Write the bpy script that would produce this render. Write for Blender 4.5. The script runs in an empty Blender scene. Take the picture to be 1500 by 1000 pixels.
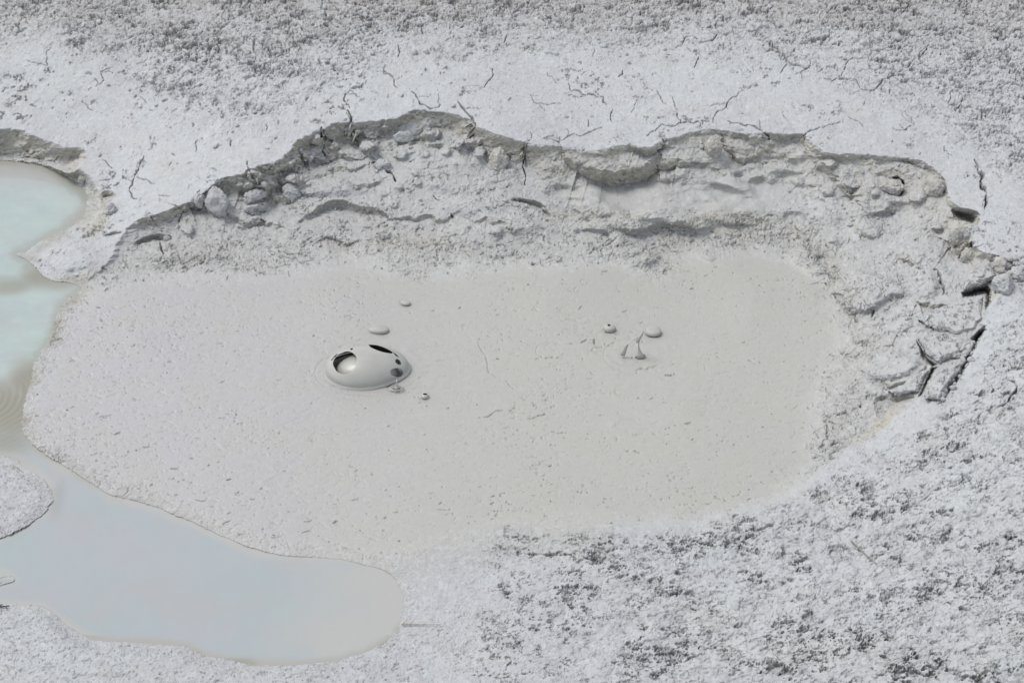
import bpy, math, random
import numpy as np

# ------------------------------------------------------------------ camera, sky, sun, exposure
sc = bpy.context.scene
PITCH = math.radians(36.0); DIST = 9.0; FPX = 2500.0          # photograph is 1500 x 1000
cam_d = bpy.data.cameras.new('camera'); cam = bpy.data.objects.new('camera', cam_d)
sc.collection.objects.link(cam); sc.camera = cam
CAM = np.array([0.0, -DIST * math.cos(PITCH), DIST * math.sin(PITCH)])
cam.location = CAM.tolist(); cam.rotation_euler = (math.pi / 2 - PITCH, 0, 0)
cam_d.sensor_width = 36; cam_d.sensor_fit = 'HORIZONTAL'; cam_d.lens = 60.0
cam_d.clip_start = 0.05; cam_d.clip_end = 5000

SUN_EL = math.radians(62); SUN_AZ = math.radians(-75)         # veiled sun from the left
w = bpy.data.worlds.new("World"); sc.world = w; w.use_nodes = True
nt = w.node_tree; nt.nodes.clear()
bg = nt.nodes.new('ShaderNodeBackground'); wo = nt.nodes.new('ShaderNodeOutputWorld')
sky = nt.nodes.new('ShaderNodeTexSky'); sky.sky_type = 'NISHITA'; sky.sun_disc = False
sky.sun_elevation = SUN_EL; sky.sun_rotation = SUN_AZ
sky.air_density = 1.0; sky.dust_density = 5.0; sky.ozone_density = 0.6; sky.altitude = 2300
bg.inputs['Strength'].default_value = 0.15
hs = nt.nodes.new('ShaderNodeHueSaturation'); hs.inputs['Saturation'].default_value = 0.27   # thin cloud greys the sky
nt.links.new(sky.outputs[0], hs.inputs['Color']); nt.links.new(hs.outputs[0], bg.inputs[0]); nt.links.new(bg.outputs[0], wo.inputs[0])
sd_ = bpy.data.lights.new('sun', 'SUN'); sun = bpy.data.objects.new('sun', sd_)
sc.collection.objects.link(sun)
sd_.energy = 1.05; sd_.angle = math.radians(24); sd_.color = (1.0, 0.95, 0.88)
sun.rotation_euler = (math.pi / 2 - SUN_EL, 0, math.pi - SUN_AZ)
sun.location = (2, 10, 12)
sc.view_settings.view_transform = 'Standard'; sc.view_settings.look = 'None'
sc.view_settings.exposure = 1.18; sc.view_settings.gamma = 1.0
sc.view_settings.use_curve_mapping = False
sc.cycles.max_bounces = 6; sc.cycles.diffuse_bounces = 2

# ------------------------------------------------------------------ helpers: image pixels projected onto the ground
f32 = np.float32
cp, sp_ = math.cos(PITCH), math.sin(PITCH)

def at(u, v, z=0.0):
    """photo point (u, v) on the level z -> world position"""
    u = np.asarray(u, float); v = np.asarray(v, float)
    a = (u - 750) / FPX; b = -(v - 500) / FPX
    dx = a; dy = cp + b * sp_; dz = -sp_ + b * cp
    t = (z - CAM[2]) / dz
    return np.stack([CAM[0] + t * dx, CAM[1] + t * dy, CAM[2] + t * dz], -1)

def px(P):
    P = np.asarray(P, float) - CAM
    f = P[..., 1] * cp - P[..., 2] * sp_
    up = P[..., 1] * sp_ + P[..., 2] * cp
    return 750 + FPX * P[..., 0] / f, 500 - FPX * up / f

def sstep(a, b, x):
    t = np.clip((x - a) / (b - a), 0, 1)
    return t * t * (3 - 2 * t)

def hash3(i, j, k, seed):
    h = (i.astype(np.uint32) * np.uint32(374761393) + j.astype(np.uint32) * np.uint32(668265263)
         + k.astype(np.uint32) * np.uint32(2246822519) + np.uint32((seed * 3266489917) & 0xffffffff))
    h = (h ^ (h >> np.uint32(13))) * np.uint32(1274126177)
    h = (h ^ (h >> np.uint32(15))) * np.uint32(2654435761)
    return h ^ (h >> np.uint32(16))

def noise3(x, y, z, seed=0):
    """3D gradient noise about -1..1"""
    xi = np.floor(x).astype(np.int64); yi = np.floor(y).astype(np.int64); zi = np.floor(z).astype(np.int64)
    fx = (x - xi).astype(f32); fy = (y - yi).astype(f32); fz = (z - zi).astype(f32)
    ux = fx * fx * fx * (fx * (fx * 6 - 15) + 10); uy = fy * fy * fy * (fy * (fy * 6 - 15) + 10); uz = fz * fz * fz * (fz * (fz * 6 - 15) + 10)
    out = np.zeros(x.shape, f32)
    for dx in (0, 1):
        for dy in (0, 1):
            for dz in (0, 1):
                h = hash3(xi + dx, yi + dy, zi + dz, seed)
                gx = ((h & np.uint32(1023)).astype(f32) / 511.5 - 1)
                gy = (((h >> np.uint32(10)) & np.uint32(1023)).astype(f32) / 511.5 - 1)
                gz = (((h >> np.uint32(20)) & np.uint32(1023)).astype(f32) / 511.5 - 1)
                d = gx * (fx - dx) + gy * (fy - dy) + gz * (fz - dz)
                wx = ux if dx else 1 - ux; wy = uy if dy else 1 - uy; wz = uz if dz else 1 - uz
                out += d * wx * wy * wz
    return out * 1.4

def fbm(P, freq, octv=3, seed=0, gain=0.5, sx=1.0):
    o = np.zeros(P.shape[:-1], f32); a = 1.0
    for k in range(octv):
        f = freq * 2.03 ** k
        o += a * noise3(P[..., 0] * f * sx + 11.3 * k, P[..., 1] * f + 5.1, P[..., 2] * f + 3.7, seed + k)
        a *= gain
    return o

def worley(x, y, seed=0):
    xi = np.floor(x).astype(np.int64); yi = np.floor(y).astype(np.int64)
    f1 = np.full(x.shape, 9.0, f32); f2 = f1.copy(); cid = np.zeros(x.shape, f32)
    zero = np.zeros_like(xi)
    for dx in (-1, 0, 1):
        for dy in (-1, 0, 1):
            h = hash3(xi + dx, yi + dy, zero, seed)
            jx = (h & np.uint32(4095)).astype(f32) / 4095; jy = ((h >> np.uint32(12)) & np.uint32(4095)).astype(f32) / 4095
            d = np.sqrt((xi + dx + jx - x) ** 2 + (yi + dy + jy - y) ** 2).astype(f32)
            rid = ((h >> np.uint32(24)) & np.uint32(255)).astype(f32) / 255
            m = d < f1
            f2 = np.where(m, f1, np.minimum(f2, d)); cid = np.where(m, rid, cid); f1 = np.where(m, d, f1)
    return f1, f2, cid

# coarse raster of the photo area for masks
CS = 2.0; CU0, CV0 = -200.0, -160.0
cu = np.arange(CU0, 1702, CS); cv = np.arange(CV0, 1162, CS)
CU, CV = [a.astype(f32) for a in np.meshgrid(cu, cv)]

def samp(grid, U, V):
    x = np.clip((U - CU0) / CS, 0, grid.shape[1] - 1.001); y = np.clip((V - CV0) / CS, 0, grid.shape[0] - 1.001)
    i = x.astype(np.int32); j = y.astype(np.int32); fx = (x - i).astype(f32); fy = (y - j).astype(f32)
    return ((grid[j, i] * (1 - fx) + grid[j, i + 1] * fx) * (1 - fy) + (grid[j + 1, i] * (1 - fx) + grid[j + 1, i + 1] * fx) * fy).astype(f32)

def seg_dist(U, V, a, b):
    dx, dy = b[0] - a[0], b[1] - a[1]; L2 = dx * dx + dy * dy + 1e-9
    t = np.clip(((U - a[0]) * dx + (V - a[1]) * dy) / L2, 0, 1)
    return np.hypot(U - a[0] - t * dx, V - a[1] - t * dy), t

def poly_sd(poly, U=None, V=None):
    """distance in photo px, positive inside"""
    if U is None: U, V = CU, CV
    d = np.full(U.shape, 1e9, f32); ins = np.zeros(U.shape, bool)
    n = len(poly)
    for k in range(n):
        a, b = poly[k], poly[(k + 1) % n]
        d = np.minimum(d, seg_dist(U, V, a, b)[0])
        if a[1] != b[1]:
            c = ((a[1] > V) != (b[1] > V)) & (U < (b[0] - a[0]) * (V - a[1]) / (b[1] - a[1]) + a[0])
            ins ^= c
    return np.where(ins, d, -d).astype(f32)

def smooth_poly(p, n=2):
    p = [tuple(map(float, q)) for q in p]
    for _ in range(n):
        q = []
        for k in range(len(p)):
            a, b = p[k], p[(k + 1) % len(p)]
            q += [(a[0] * .75 + b[0] * .25, a[1] * .75 + b[1] * .25), (a[0] * .25 + b[0] * .75, a[1] * .25 + b[1] * .75)]
        p = q
    return p

def rbf(points):
    p = np.array(points, float); X = p[:, :2] / 400; z = p[:, 2]; n = len(p)
    r = np.hypot(X[:, None, 0] - X[None, :, 0], X[:, None, 1] - X[None, :, 1])
    A = np.zeros((n + 3, n + 3)); A[:n, :n] = r + np.eye(n) * .01; A[:n, n:] = np.c_[np.ones(n), X]; A[n:, :n] = A[:n, n:].T
    s = np.linalg.solve(A, np.r_[z, 0, 0, 0])
    gu = np.arange(CU0, 1722, 20); gv = np.arange(CV0, 1182, 20); GU, GV = np.meshgrid(gu, gv)
    Q = np.stack([GU, GV], -1) / 400
    o = s[n] + Q[..., 0] * s[n + 1] + Q[..., 1] * s[n + 2]
    for k in range(n): o += s[k] * np.hypot(Q[..., 0] - X[k, 0], Q[..., 1] - X[k, 1])
    # upsample to the raster
    x = (CU - CU0) / 20; y = (CV - CV0) / 20
    i = np.clip(x.astype(int), 0, len(gu) - 2); j = np.clip(y.astype(int), 0, len(gv) - 2); fx = x - i; fy = y - j
    return ((o[j, i] * (1 - fx) + o[j, i + 1] * fx) * (1 - fy) + (o[j + 1, i] * (1 - fx) + o[j + 1, i + 1] * fx) * fy).astype(f32)

# ------------------------------------------------------------------ traced outlines (photo px) and levels (m)
WL = -0.012                                            # water level; boiling mud is at 0
RIM = [(175, 345), (200, 322), (240, 312), (268, 298), (300, 284), (325, 262), (352, 256), (380, 242), (402, 234), (425, 222),
       (436, 203), (470, 190), (505, 178), (535, 177), (575, 174), (597, 163), (612, 160), (640, 161), (672, 165), (693, 178),
       (715, 190), (740, 200), (765, 208), (785, 212), (830, 214), (880, 222), (915, 212), (948, 213), (975, 203), (1005, 196),
       (1045, 189), (1075, 193), (1105, 198), (1125, 194), (1160, 193), (1178, 197), (1192, 210), (1212, 223), (1250, 226),
       (1290, 229), (1330, 229), (1360, 237), (1380, 252), (1388, 275), (1394, 296), (1412, 303), (1436, 311), (1434, 332),
       (1424, 358), (1440, 372), (1475, 376), (1492, 388), (1496, 404), (1472, 412), (1466, 428), (1450, 444), (1446, 470),
       (1438, 494), (1420, 525), (1404, 556), (1388, 578), (1372, 590), (1340, 594), (1316, 608), (1300, 628), (1262, 650),
       (1215, 690), (1110, 752), (1000, 778), (900, 772), (780, 772), (700, 790), (620, 830), (500, 835), (330, 800), (120, 720),
       (20, 650), (10, 560), (60, 470), (90, 430), (140, 400), (165, 370)]
OUT = [(-200, -150, .62), (200, -150, .62), (750, -150, .64), (1300, -150, .62), (1700, -150, .6), (-200, 40, .46), (100, 40, .48), (400, 30, .5),
       (750, 20, .52), (1100, 20, .5), (1450, 20, .46), (1700, 100, .42), (-200, 150, .2), (0, 160, .2), (90, 185, .18), (130, 205, .17), (180, 140, .3), (330, 120, .42),
       (160, 250, .12), (210, 230, .2), (170, 300, .09), (200, 320, .12), (240, 300, .17), (300, 270, .24), (350, 245, .31), (430, 200, .38), (520, 170, .41), (640, 150, .42),
       (740, 190, .4), (830, 205, .36), (920, 205, .36), (1040, 185, .38), (1180, 190, .38), (1300, 220, .36), (1400, 240, .34), (1450, 320, .32), (1480, 420, .29),
       (1600, 400, .3), (1460, 500, .25), (1400, 580, .19), (1320, 610, .14), (1260, 655, .07), (1200, 700, .02), (1100, 760, .012), (1000, 785, .015), (900, 775, .01), (780, 775, .0),
       (700, 800, .005), (600, 840, .0), (500, 835, 0), (330, 800, 0), (120, 720, 0), (10, 640, 0), (0, 560, 0), (60, 470, 0), (90, 430, .0), (120, 400, .02), (100, 370, .03), (150, 345, .05),
       (60, 360, .0), (1500, 700, .3), (1350, 760, .2), (1200, 850, .14), (1000, 880, .07), (850, 830, .035), (800, 950, .05), (1100, 980, .15), (1450, 980, .34), (700, 1100, .06), (1100, 1150, .2), (1700, 1150, .5),
       (650, 900, .015), (600, 960, .0), (400, 1020, .02), (100, 980, .03), (-200, 950, .03), (0, 730, .005), (-200, 730, .01), (300, 1150, .05)]
INN = [(175, 345, .045), (200, 335, .06), (240, 338, .05), (270, 330, .08), (330, 325, .09), (300, 305, .15), (360, 292, .15), (420, 270, .17), (500, 235, .23), (560, 225, .24), (640, 215, .26), (700, 235, .23), (765, 260, .19),
       (450, 290, .15), (520, 280, .16), (600, 270, .18), (680, 290, .15), (740, 290, .15), (600, 320, .09), (400, 330, .07), (500, 345, .035), (660, 340, .06), (780, 335, .065), (825, 226, .29), (870, 234, .27), (915, 232, .25), (800, 240, .25), (740, 320, .09), (250, 375, .015), (330, 375, .02), (420, 375, .01),
       (520, 370, .008), (640, 375, .01), (760, 370, .02), (820, 262, .16), (850, 250, .19), (900, 262, .16), (960, 262, .14), (1040, 262, .13), (1000, 290, .11), (880, 300, .11), (850, 325, .07),
       (940, 325, .07), (1000, 318, .09), (1060, 312, .095), (1120, 315, .10), (1150, 280, .14), (1000, 350, .012), (1100, 352, .015), (1160, 360, .012), (950, 365, .004), (1200, 330, .10), (1240, 290, .15), (1300, 310, .15), (1340, 280, .2), (1380, 310, .19),
       (1300, 350, .13), (1205, 385, .01), (1225, 400, .04), (1260, 400, .09), (1330, 380, .15), (1380, 370, .18), (1350, 430, .16), (1400, 345, .14), (1415, 400, .2), (1480, 395, .22), (1400, 450, .2), (1430, 480, .22), (1380, 500, .18), (1300, 450, .1), (1240, 470, .02), (1300, 500, .1),
       (1250, 520, .03), (1340, 540, .14), (1270, 560, .05), (1380, 570, .17), (1310, 590, .08), (1260, 610, .02), (1220, 600, .01), (1250, 645, .02), (1200, 690, .002),
       (1180, 420, 0), (1180, 550, 0), (1100, 450, 0), (1000, 600, 0), (800, 450, 0), (800, 700, 0), (500, 450, 0), (400, 600, 0), (200, 500, 0), (200, 650, 0), (600, 700, 0),
       (1100, 752, 0), (1000, 778, 0), (900, 772, 0), (780, 772, 0), (620, 830, 0), (330, 800, 0), (120, 720, 0), (20, 650, 0), (60, 470, 0), (100, 430, 0), (150, 390, .02)]
MUD = [(40, 640), (48, 600), (70, 545), (85, 500), (105, 455), (150, 418), (250, 398), (340, 402), (420, 396), (520, 374), (600, 395), (700, 392),
       (800, 385), (900, 378), (955, 405), (985, 372), (1060, 364), (1150, 370), (1200, 394), (1215, 430), (1238, 480), (1222, 540), (1196, 590),
       (1192, 640), (1200, 688), (1105, 748), (1000, 770), (900, 766), (800, 764), (720, 775), (640, 800), (560, 824), (450, 812), (330, 783), (205, 722), (130, 688), (70, 655)]
WATER = [(-200, 232), (0, 233), (40, 238), (70, 243), (100, 262), (125, 275), (131, 295), (122, 318), (100, 335), (60, 352), (35, 368),
         (20, 372), (48, 386), (62, 402), (80, 412), (110, 415), (118, 425), (97, 440), (82, 460), (78, 480), (70, 505), (52, 530), (45, 560), (38, 590), (28, 615),
         (34, 640), (75, 672), (130, 705), (165, 728), (200, 732), (260, 755), (330, 788), (400, 812), (480, 817), (560, 832), (580, 850), (585, 870), (590, 900), (575, 938),
         (520, 963), (450, 975), (380, 975), (300, 962), (275, 946), (250, 942), (150, 942), (110, 925), (75, 895), (55, 886), (0, 885), (-200, 885)]
SPIT = [(-260, 668), (-40, 664), (10, 668), (38, 682), (60, 700), (79, 722), (75, 745), (50, 765), (10, 786), (-30, 800), (-260, 805)]
SPIT2 = [(-260, 835), (0, 838), (18, 842), (26, 850), (14, 857), (-20, 864), (-260, 866)]

# ------------------------------------------------------------------ grid of image pixels, projected along camera rays
ST = 0.85
U1 = np.arange(-130, 1631, ST); V1 = np.arange(-105, 1106, ST)
def ext(step0, n, total):
    g = np.cumsum(step0 * 1.16 ** np.arange(n)); return g * (total / g[-1])
ue = ext(3, 34, 5200); ve_t = ext(3, 34, 1170); ve_b = ext(3, 26, 1500)
U1 = np.r_[U1[0] - ue[::-1], U1, U1[-1] + ue]; V1 = np.r_[V1[0] - ve_t[::-1], V1, V1[-1] + ve_b]
U, V = [a.astype(f32) for a in np.meshgrid(U1, V1)]
NV, NU = U.shape
edge_fade = (sstep(-130, -90, U) * (1 - sstep(1590, 1630, U)) * sstep(-105, -70, V) * (1 - sstep(1075, 1105, V))).astype(f32)

Zout = rbf(OUT); Zin = rbf(INN)
P0 = at(U, V, 0.15)
# ragged edges: wander of the outlines
wa = fbm(P0, 4.5, 4, 3) ; wb = fbm(P0, 4.5, 4, 17)
wfine = fbm(P0, 22, 3, 31)
WU = U + (wa * 5 + wfine * 2.2); WV = V + (wb * 4 + wfine * 1.8)
zout = samp(Zout, U, V); zin = samp(Zin, U, V)
rim_sd = samp(poly_sd(smooth_poly(RIM, 1)), WU, WV)
mud_sd = samp(poly_sd(smooth_poly(MUD, 2)), U + wa * 13 + wfine * 4, V + wb * 8 + wfine * 3)
mud = sstep(-26, 26, mud_sd)

K = 0.0038
def wallprof(s, H, k=K):
    """fall below a rim after s px for a wall of height H: straight, then easing onto the floor"""
    return np.maximum(s, 0) * k
wallvar = (1 - .30 * sstep(820, 980, U)) * (1.02 - .42 * sstep(-.25, .35, fbm(P0, 2.6, 3, 41))) * (1 - .42 * sstep(1120, 1220, U) * (1 - sstep(1350, 1400, U)) * sstep(190, 260, V + 0 * U))
sreg = sstep(770, 800, U) * (1 - sstep(1000, 1180, U)) * .30
s1 = 9 + 6 * wa                                          # a crisp undercut lip, then the scooped face
zw = zout - np.clip(rim_sd, 0, s1) * .0047 * (1 - sreg) - np.maximum(rim_sd - s1, 0) * .0033 * wallvar * (1 - sreg)
def smax(a, b, k):
    h = np.clip(.5 + .5 * (a - b) / k, 0, 1); return b * (1 - h) + a * h + k * h * (1 - h)
kk = .02 + .05 * sstep(-.3, .6, fbm(P0, 3, 2, 55)) 
Z = np.where(rim_sd > 0, smax(zin, zw, kk), zout)
Z = np.where((rim_sd > 0), np.minimum(Z, zout + .0), Z)
Z = np.where(zout < zin, np.where(rim_sd > 0, zin, zout), Z)
wall = sstep(0, 5, rim_sd) * sstep(.0, .03, zw - zin + .02) * sstep(.02, .06, zout - zin)   # where the bare wall shows
wall = wall * np.clip((zw - zin + .05) / .05, 0, 1)
tan = wall * np.exp(-np.maximum(rim_sd, 0) / 75)

def cut(poly, floor, k=K, n=1, stain=1.0, warp=.6, soft=.006):
    global Z, tan
    u0, u1 = min(p[0] for p in poly) - 12, max(p[0] for p in poly) + 12
    v0, v1 = min(p[1] for p in poly) - 12, max(p[1] for p in poly) + 12
    i0, i1 = np.searchsorted(U1, [u0, u1]); j0, j1 = np.searchsorted(V1, [v0, v1]); s = np.s_[j0:j1, i0:i1]
    uu = U[s] + (WU[s] - U[s]) * warp; vv = V[s] + (WV[s] - V[s]) * warp
    d = poly_sd(smooth_poly(poly, n), uu, vv)
    fl = floor if np.isscalar(floor) else floor[s]
    zz = Z[s] - np.maximum(d, 0) * k
    new = smax(np.minimum(fl, Z[s]), zz, soft)
    new = np.where(d > 0, np.minimum(new, Z[s]), Z[s])
    tan[s] = np.maximum(tan[s], stain * sstep(0, 4, d) * np.clip((zz - fl + .02) / .03, 0, 1))
    Z[s] = new

def line_field(pts, reach, jitter=0.0, seed=0):
    """window, distance, signed side (positive below), along 0..1 for a ragged polyline"""
    rnd = random.Random(seed)
    p = [tuple(map(float, q)) for q in pts]
    if jitter:
        for _ in range(2):
            q = [p[0]]
            for a, b in zip(p[:-1], p[1:]):
                L = math.hypot(b[0] - a[0], b[1] - a[1]); j = jitter * L * .22
                if L > 5: q.append(((a[0] + b[0]) / 2 + rnd.uniform(-j, j), (a[1] + b[1]) / 2 + rnd.uniform(-j, j)))
                q.append(b)
            p = q
    u0, u1 = min(q[0] for q in p) - reach, max(q[0] for q in p) + reach
    v0, v1 = min(q[1] for q in p) - reach, max(q[1] for q in p) + reach
    i0, i1 = np.searchsorted(U1, [u0, u1]); j0, j1 = np.searchsorted(V1, [v0, v1]); s = np.s_[j0:j1, i0:i1]
    uu, vv = U[s], V[s]
    D = np.full(uu.shape, 1e9, f32); S = np.zeros(uu.shape, f32); T = np.zeros(uu.shape, f32)
    Ls = [math.hypot(b[0] - a[0], b[1] - a[1]) for a, b in zip(p[:-1], p[1:])]; tot = sum(Ls) + 1e-9; acc = 0
    for (a, b), L in zip(zip(p[:-1], p[1:]), Ls):
        d, t = seg_dist(uu, vv, a, b)
        m = d < D
        side = (b[0] - a[0]) * (vv - a[1]) - (b[1] - a[1]) * (uu - a[0])
        D = np.where(m, d, D); S = np.where(m, np.sign(side), S); T = np.where(m, (acc + t * L) / tot, T); acc += L
    return s, D, S, T

def scarp(pts, h, reach=30, k=K, seed=0, stain=.7, jitter=1.0):
    """a small step of height h facing the near side, healing over reach px (pts run left to right)"""
    global Z, tan
    s, D, S, T = line_field(pts, reach * 5 + 16, jitter, seed)
    H = h * np.sin(np.pi * np.clip(T, 0.02, .98)) ** .5
    d = D + wfine[s] * 1.6; d = np.where(S > 0, np.maximum(d, 0), 0)
    drop = np.minimum(d * k, H * np.exp(-np.maximum(0, d - H / k) / reach))
    Z[s] = Z[s] - drop
    tan[s] = np.maximum(tan[s], stain * (d > 0) * np.exp(-np.maximum(0, d - H / k) / 2) * (H > .004))

def mound(u, v, ru, rv, h, rot=0, p=1.6):
    global Z
    R = max(ru, rv) * 2.2
    i0, i1 = np.searchsorted(U1, [u - R, u + R]); j0, j1 = np.searchsorted(V1, [v - R, v + R]); s = np.s_[j0:j1, i0:i1]
    c, sn = math.cos(rot), math.sin(rot)
    x = ((WU[s] - u) * c + (WV[s] - v) * sn) / ru; y = (-(WU[s] - u) * sn + (WV[s] - v) * c) / rv
    Z[s] = Z[s] + h * np.exp(-(x * x + y * y) ** p)

# --- far left pool: undercut bank above the turquoise water
cut([(-200, 184), (-60, 182), (0, 187), (18, 189), (35, 197), (60, 203), (85, 214), (112, 216), (126, 222), (124, 240), (105, 262), (60, 262), (0, 260), (-200, 260)], -.05, k=.0040, warp=1.2)
cut([(146, 286), (157, 277), (170, 281), (171, 292), (160, 300), (148, 297)], .03)
# --- the slide under the far rim
scarp([(262, 302), (285, 296), (300, 300), (318, 290)], .035, 14, seed=1)
scarp([(335, 268), (350, 272), (372, 284), (395, 270), (420, 276), (438, 282)], .035, 18, seed=2)
scarp([(395, 252), (420, 246), (440, 238), (462, 232)], .03, 12, seed=3)
scarp([(430, 238), (450, 228), (470, 232), (505, 226), (530, 232)], .03, 14, seed=4)
scarp([(355, 292), (385, 284), (410, 288), (440, 286)], .03, 16, seed=5)
scarp([(425, 272), (445, 262), (458, 256), (500, 244), (540, 240)], .028, 18, seed=6)
scarp([(575, 202), (600, 206), (640, 210), (665, 216)], .03, 14, seed=7)
scarp([(512, 262), (540, 270), (560, 262)], .02, 10, seed=8)
scarp([(325, 312), (350, 318), (385, 322), (410, 330)], .028, 14, seed=9)
scarp([(570, 322), (600, 316), (640, 322), (662, 314)], .022, 16, seed=10)
scarp([(828, 228), (842, 238), (862, 243), (885, 248), (905, 250), (930, 246), (950, 236), (968, 228), (995, 228), (1012, 238)], .085, 20, seed=12, stain=1)
scarp([(922, 208), (935, 216), (955, 218), (975, 214)], .03, 12, seed=13, stain=1)
scarp([(1060, 200), (1075, 222), (1100, 232), (1130, 236)], .03, 14, seed=14)
scarp([(1262, 270), (1258, 283), (1250, 292)], .03, 8, seed=15)
scarp([(1180, 215), (1230, 260), (1260, 300)], .03, 40, seed=16)
cut([(432, 332), (445, 318), (462, 304), (480, 295), (505, 292), (520, 299), (545, 303), (565, 310), (574, 320), (566, 327), (530, 327), (505, 331), (470, 331)], .065, k=.0050, warp=.9, soft=.02)
cut([(742, 294), (756, 287), (772, 292), (788, 294), (803, 306), (812, 322), (800, 322), (785, 307), (768, 302)], .05, k=.0055, warp=.5)
cut([(195, 356), (210, 347), (228, 342), (250, 343), (257, 350), (248, 355), (228, 356), (205, 366)], .0, k=.0055)
cut([(148, 348), (160, 340), (175, 338), (180, 343), (160, 350)], .02, k=.005)
# --- worn wet bank along the back of the mud
fringe = np.zeros(U.shape, f32)
for bp, bw in (([(818, 316), (850, 309), (885, 314), (930, 330), (985, 345), (1030, 352), (1080, 345), (1130, 346), (1170, 350), (1200, 368), (1222, 400), (1240, 440), (1252, 470)], 15), ([(1000, 325), (1060, 320), (1120, 330), (1190, 340)], 12), ([(560, 352), (620, 362), (680, 365)], 14), ([(470, 352), (520, 357)], 9), ([(350, 392), (410, 398)], 9), ([(230, 392), (290, 386)], 6), ([(1240, 650), (1290, 620)], 14), ([(580, 395), (620, 400)], 10), ([(960, 395), (985, 385)], 16), ([(98, 252), (132, 272), (152, 296), (150, 322), (132, 338)], 12), ([(70, 385), (90, 405), (118, 408), (150, 396)], 5)):
    s_, D_, S_, T_ = line_field(bp, bw * 2.5 + 10, 0, 1)
    fringe[s_] = np.maximum(fringe[s_], np.exp(-((D_ + wfine[s_] * 5 + wa[s_] * 6) / bw) ** 2))
scarp([(470, 350), (500, 352), (520, 354)], .02, 10, seed=22, stain=.8)
scarp([(1215, 395), (1222, 425), (1240, 450), (1250, 465)], .03, 14, seed=23, stain=.9)
scarp([(690, 322), (712, 316), (735, 322), (760, 335)], .018, 14, seed=24)
# --- slumped blocks on the right
cut([(1392, 304), (1412, 303), (1436, 311), (1437, 325), (1428, 338), (1415, 332), (1398, 325)], .15, k=.0055, warp=.5)
cut([(1278, 584), (1295, 577), (1322, 576), (1344, 580), (1338, 590), (1318, 596), (1302, 612), (1292, 618), (1282, 606)], .04, k=.0045, warp=.6)
def plate(poly, h, soft=12):
    global Z
    u0, u1 = min(p[0] for p in poly) - 12, max(p[0] for p in poly) + 12
    v0, v1 = min(p[1] for p in poly) - 12, max(p[1] for p in poly) + 12
    i0, i1 = np.searchsorted(U1, [u0, u1]); j0, j1 = np.searchsorted(V1, [v0, v1]); s = np.s_[j0:j1, i0:i1]
    d = poly_sd(smooth_poly(poly, 1), U[s] + (WU[s] - U[s]) * .8, V[s] + (WV[s] - V[s]) * .8)
    Z[s] = Z[s] + h * sstep(-2, soft, d)
for pl_, h_ in (([(1228, 392), (1246, 384), (1290, 398), (1322, 414), (1332, 430), (1302, 440), (1284, 456), (1264, 464), (1242, 456), (1232, 430)], .032), ([(1345, 396), (1370, 393), (1380, 430), (1352, 442), (1330, 422)], .03),
                ([(1248, 516), (1298, 506), (1340, 514), (1356, 534), (1322, 560), (1276, 562), (1246, 542)], .03), ([(1252, 465), (1300, 452), (1335, 455), (1340, 480), (1310, 496), (1262, 496)], .02),
                ([(355, 300), (372, 290), (396, 288), (404, 300), (382, 313), (360, 312)], .028), ([(415, 270), (440, 262), (480, 258), (530, 262), (560, 280), (520, 286), (450, 290), (420, 285)], .022),
                ([(585, 207), (630, 202), (700, 212), (722, 232), (700, 250), (640, 248), (590, 235)], .018), ([(612, 262), (680, 258), (730, 275), (700, 290), (630, 285)], .016), ([(215, 372), (262, 360), (330, 364), (350, 380), (300, 392), (225, 390)], .012),
                ([(690, 312), (730, 304), (770, 306), (800, 330), (770, 345), (710, 340)], .02), ([(1470, 460), (1520, 452), (1560, 470), (1520, 510), (1480, 500)], .02)):
    plate(pl_, h_)
rp = random.Random(21)                                  # broken lumps of the slide
for k in range(112):
    if k < 95: u_, v_ = rp.uniform(215, 780), rp.uniform(185, 345)
    else: u_, v_ = rp.uniform(1180, 1450), rp.uniform(235, 420)
    i = int(np.searchsorted(U1, u_)); j = int(np.searchsorted(V1, v_)); dd = rim_sd[j, i]
    if dd < 8 or (dd > 75 and rp.random() < .7): continue
    R_ = rp.uniform(3.5, 11) * (1.25 if dd < 60 else .8); a0 = rp.uniform(0, 6.28); nn_ = rp.randint(5, 7)
    plate([(u_ + R_ * rp.uniform(.7, 1.3) * math.cos(a0 + q * 6.283 / nn_), v_ + .7 * R_ * rp.uniform(.7, 1.3) * math.sin(a0 + q * 6.283 / nn_)) for q in range(nn_)], R_ * rp.uniform(.0012, .0026), soft=rp.uniform(2.5, 5))
for gap in ([(1408, 428), (1446, 417), (1453, 423), (1452, 446), (1446, 456), (1442, 448), (1443, 432), (1411, 436)],
            [(1421, 498), (1432, 484), (1443, 476), (1445, 484), (1437, 500), (1430, 509), (1425, 507)],
            [(1425, 504), (1431, 507), (1420, 530), (1404, 556), (1388, 582), (1380, 588), (1385, 572), (1400, 548), (1412, 522)],
            [(1341, 496), (1347, 506), (1360, 526), (1374, 534), (1366, 540), (1350, 526)], [(1364, 538), (1374, 536), (1362, 560), (1350, 580), (1344, 582), (1354, 562)],
            [(1408, 372), (1416, 360), (1424, 352), (1430, 358), (1420, 372), (1412, 380)], [(1456, 418), (1462, 404), (1470, 398), (1472, 404), (1464, 420), (1458, 432)]):
    cut(gap, -.06, k=.016, n=0, stain=.25, warp=.45, soft=.002)
scarp([(1382, 350), (1400, 356), (1412, 368), (1422, 364)], .04, 12, seed=30)
scarp([(1340, 448), (1362, 442), (1385, 446)], .03, 12, seed=31)
scarp([(1262, 500), (1290, 506), (1310, 498)], .02, 12, seed=32)
scarp([(1290, 556), (1308, 562), (1330, 556), (1350, 540), (1356, 530)], .03, 14, seed=33)
scarp([(1312, 370), (1335, 385), (1350, 392)], .02, 10, seed=34)
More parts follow.
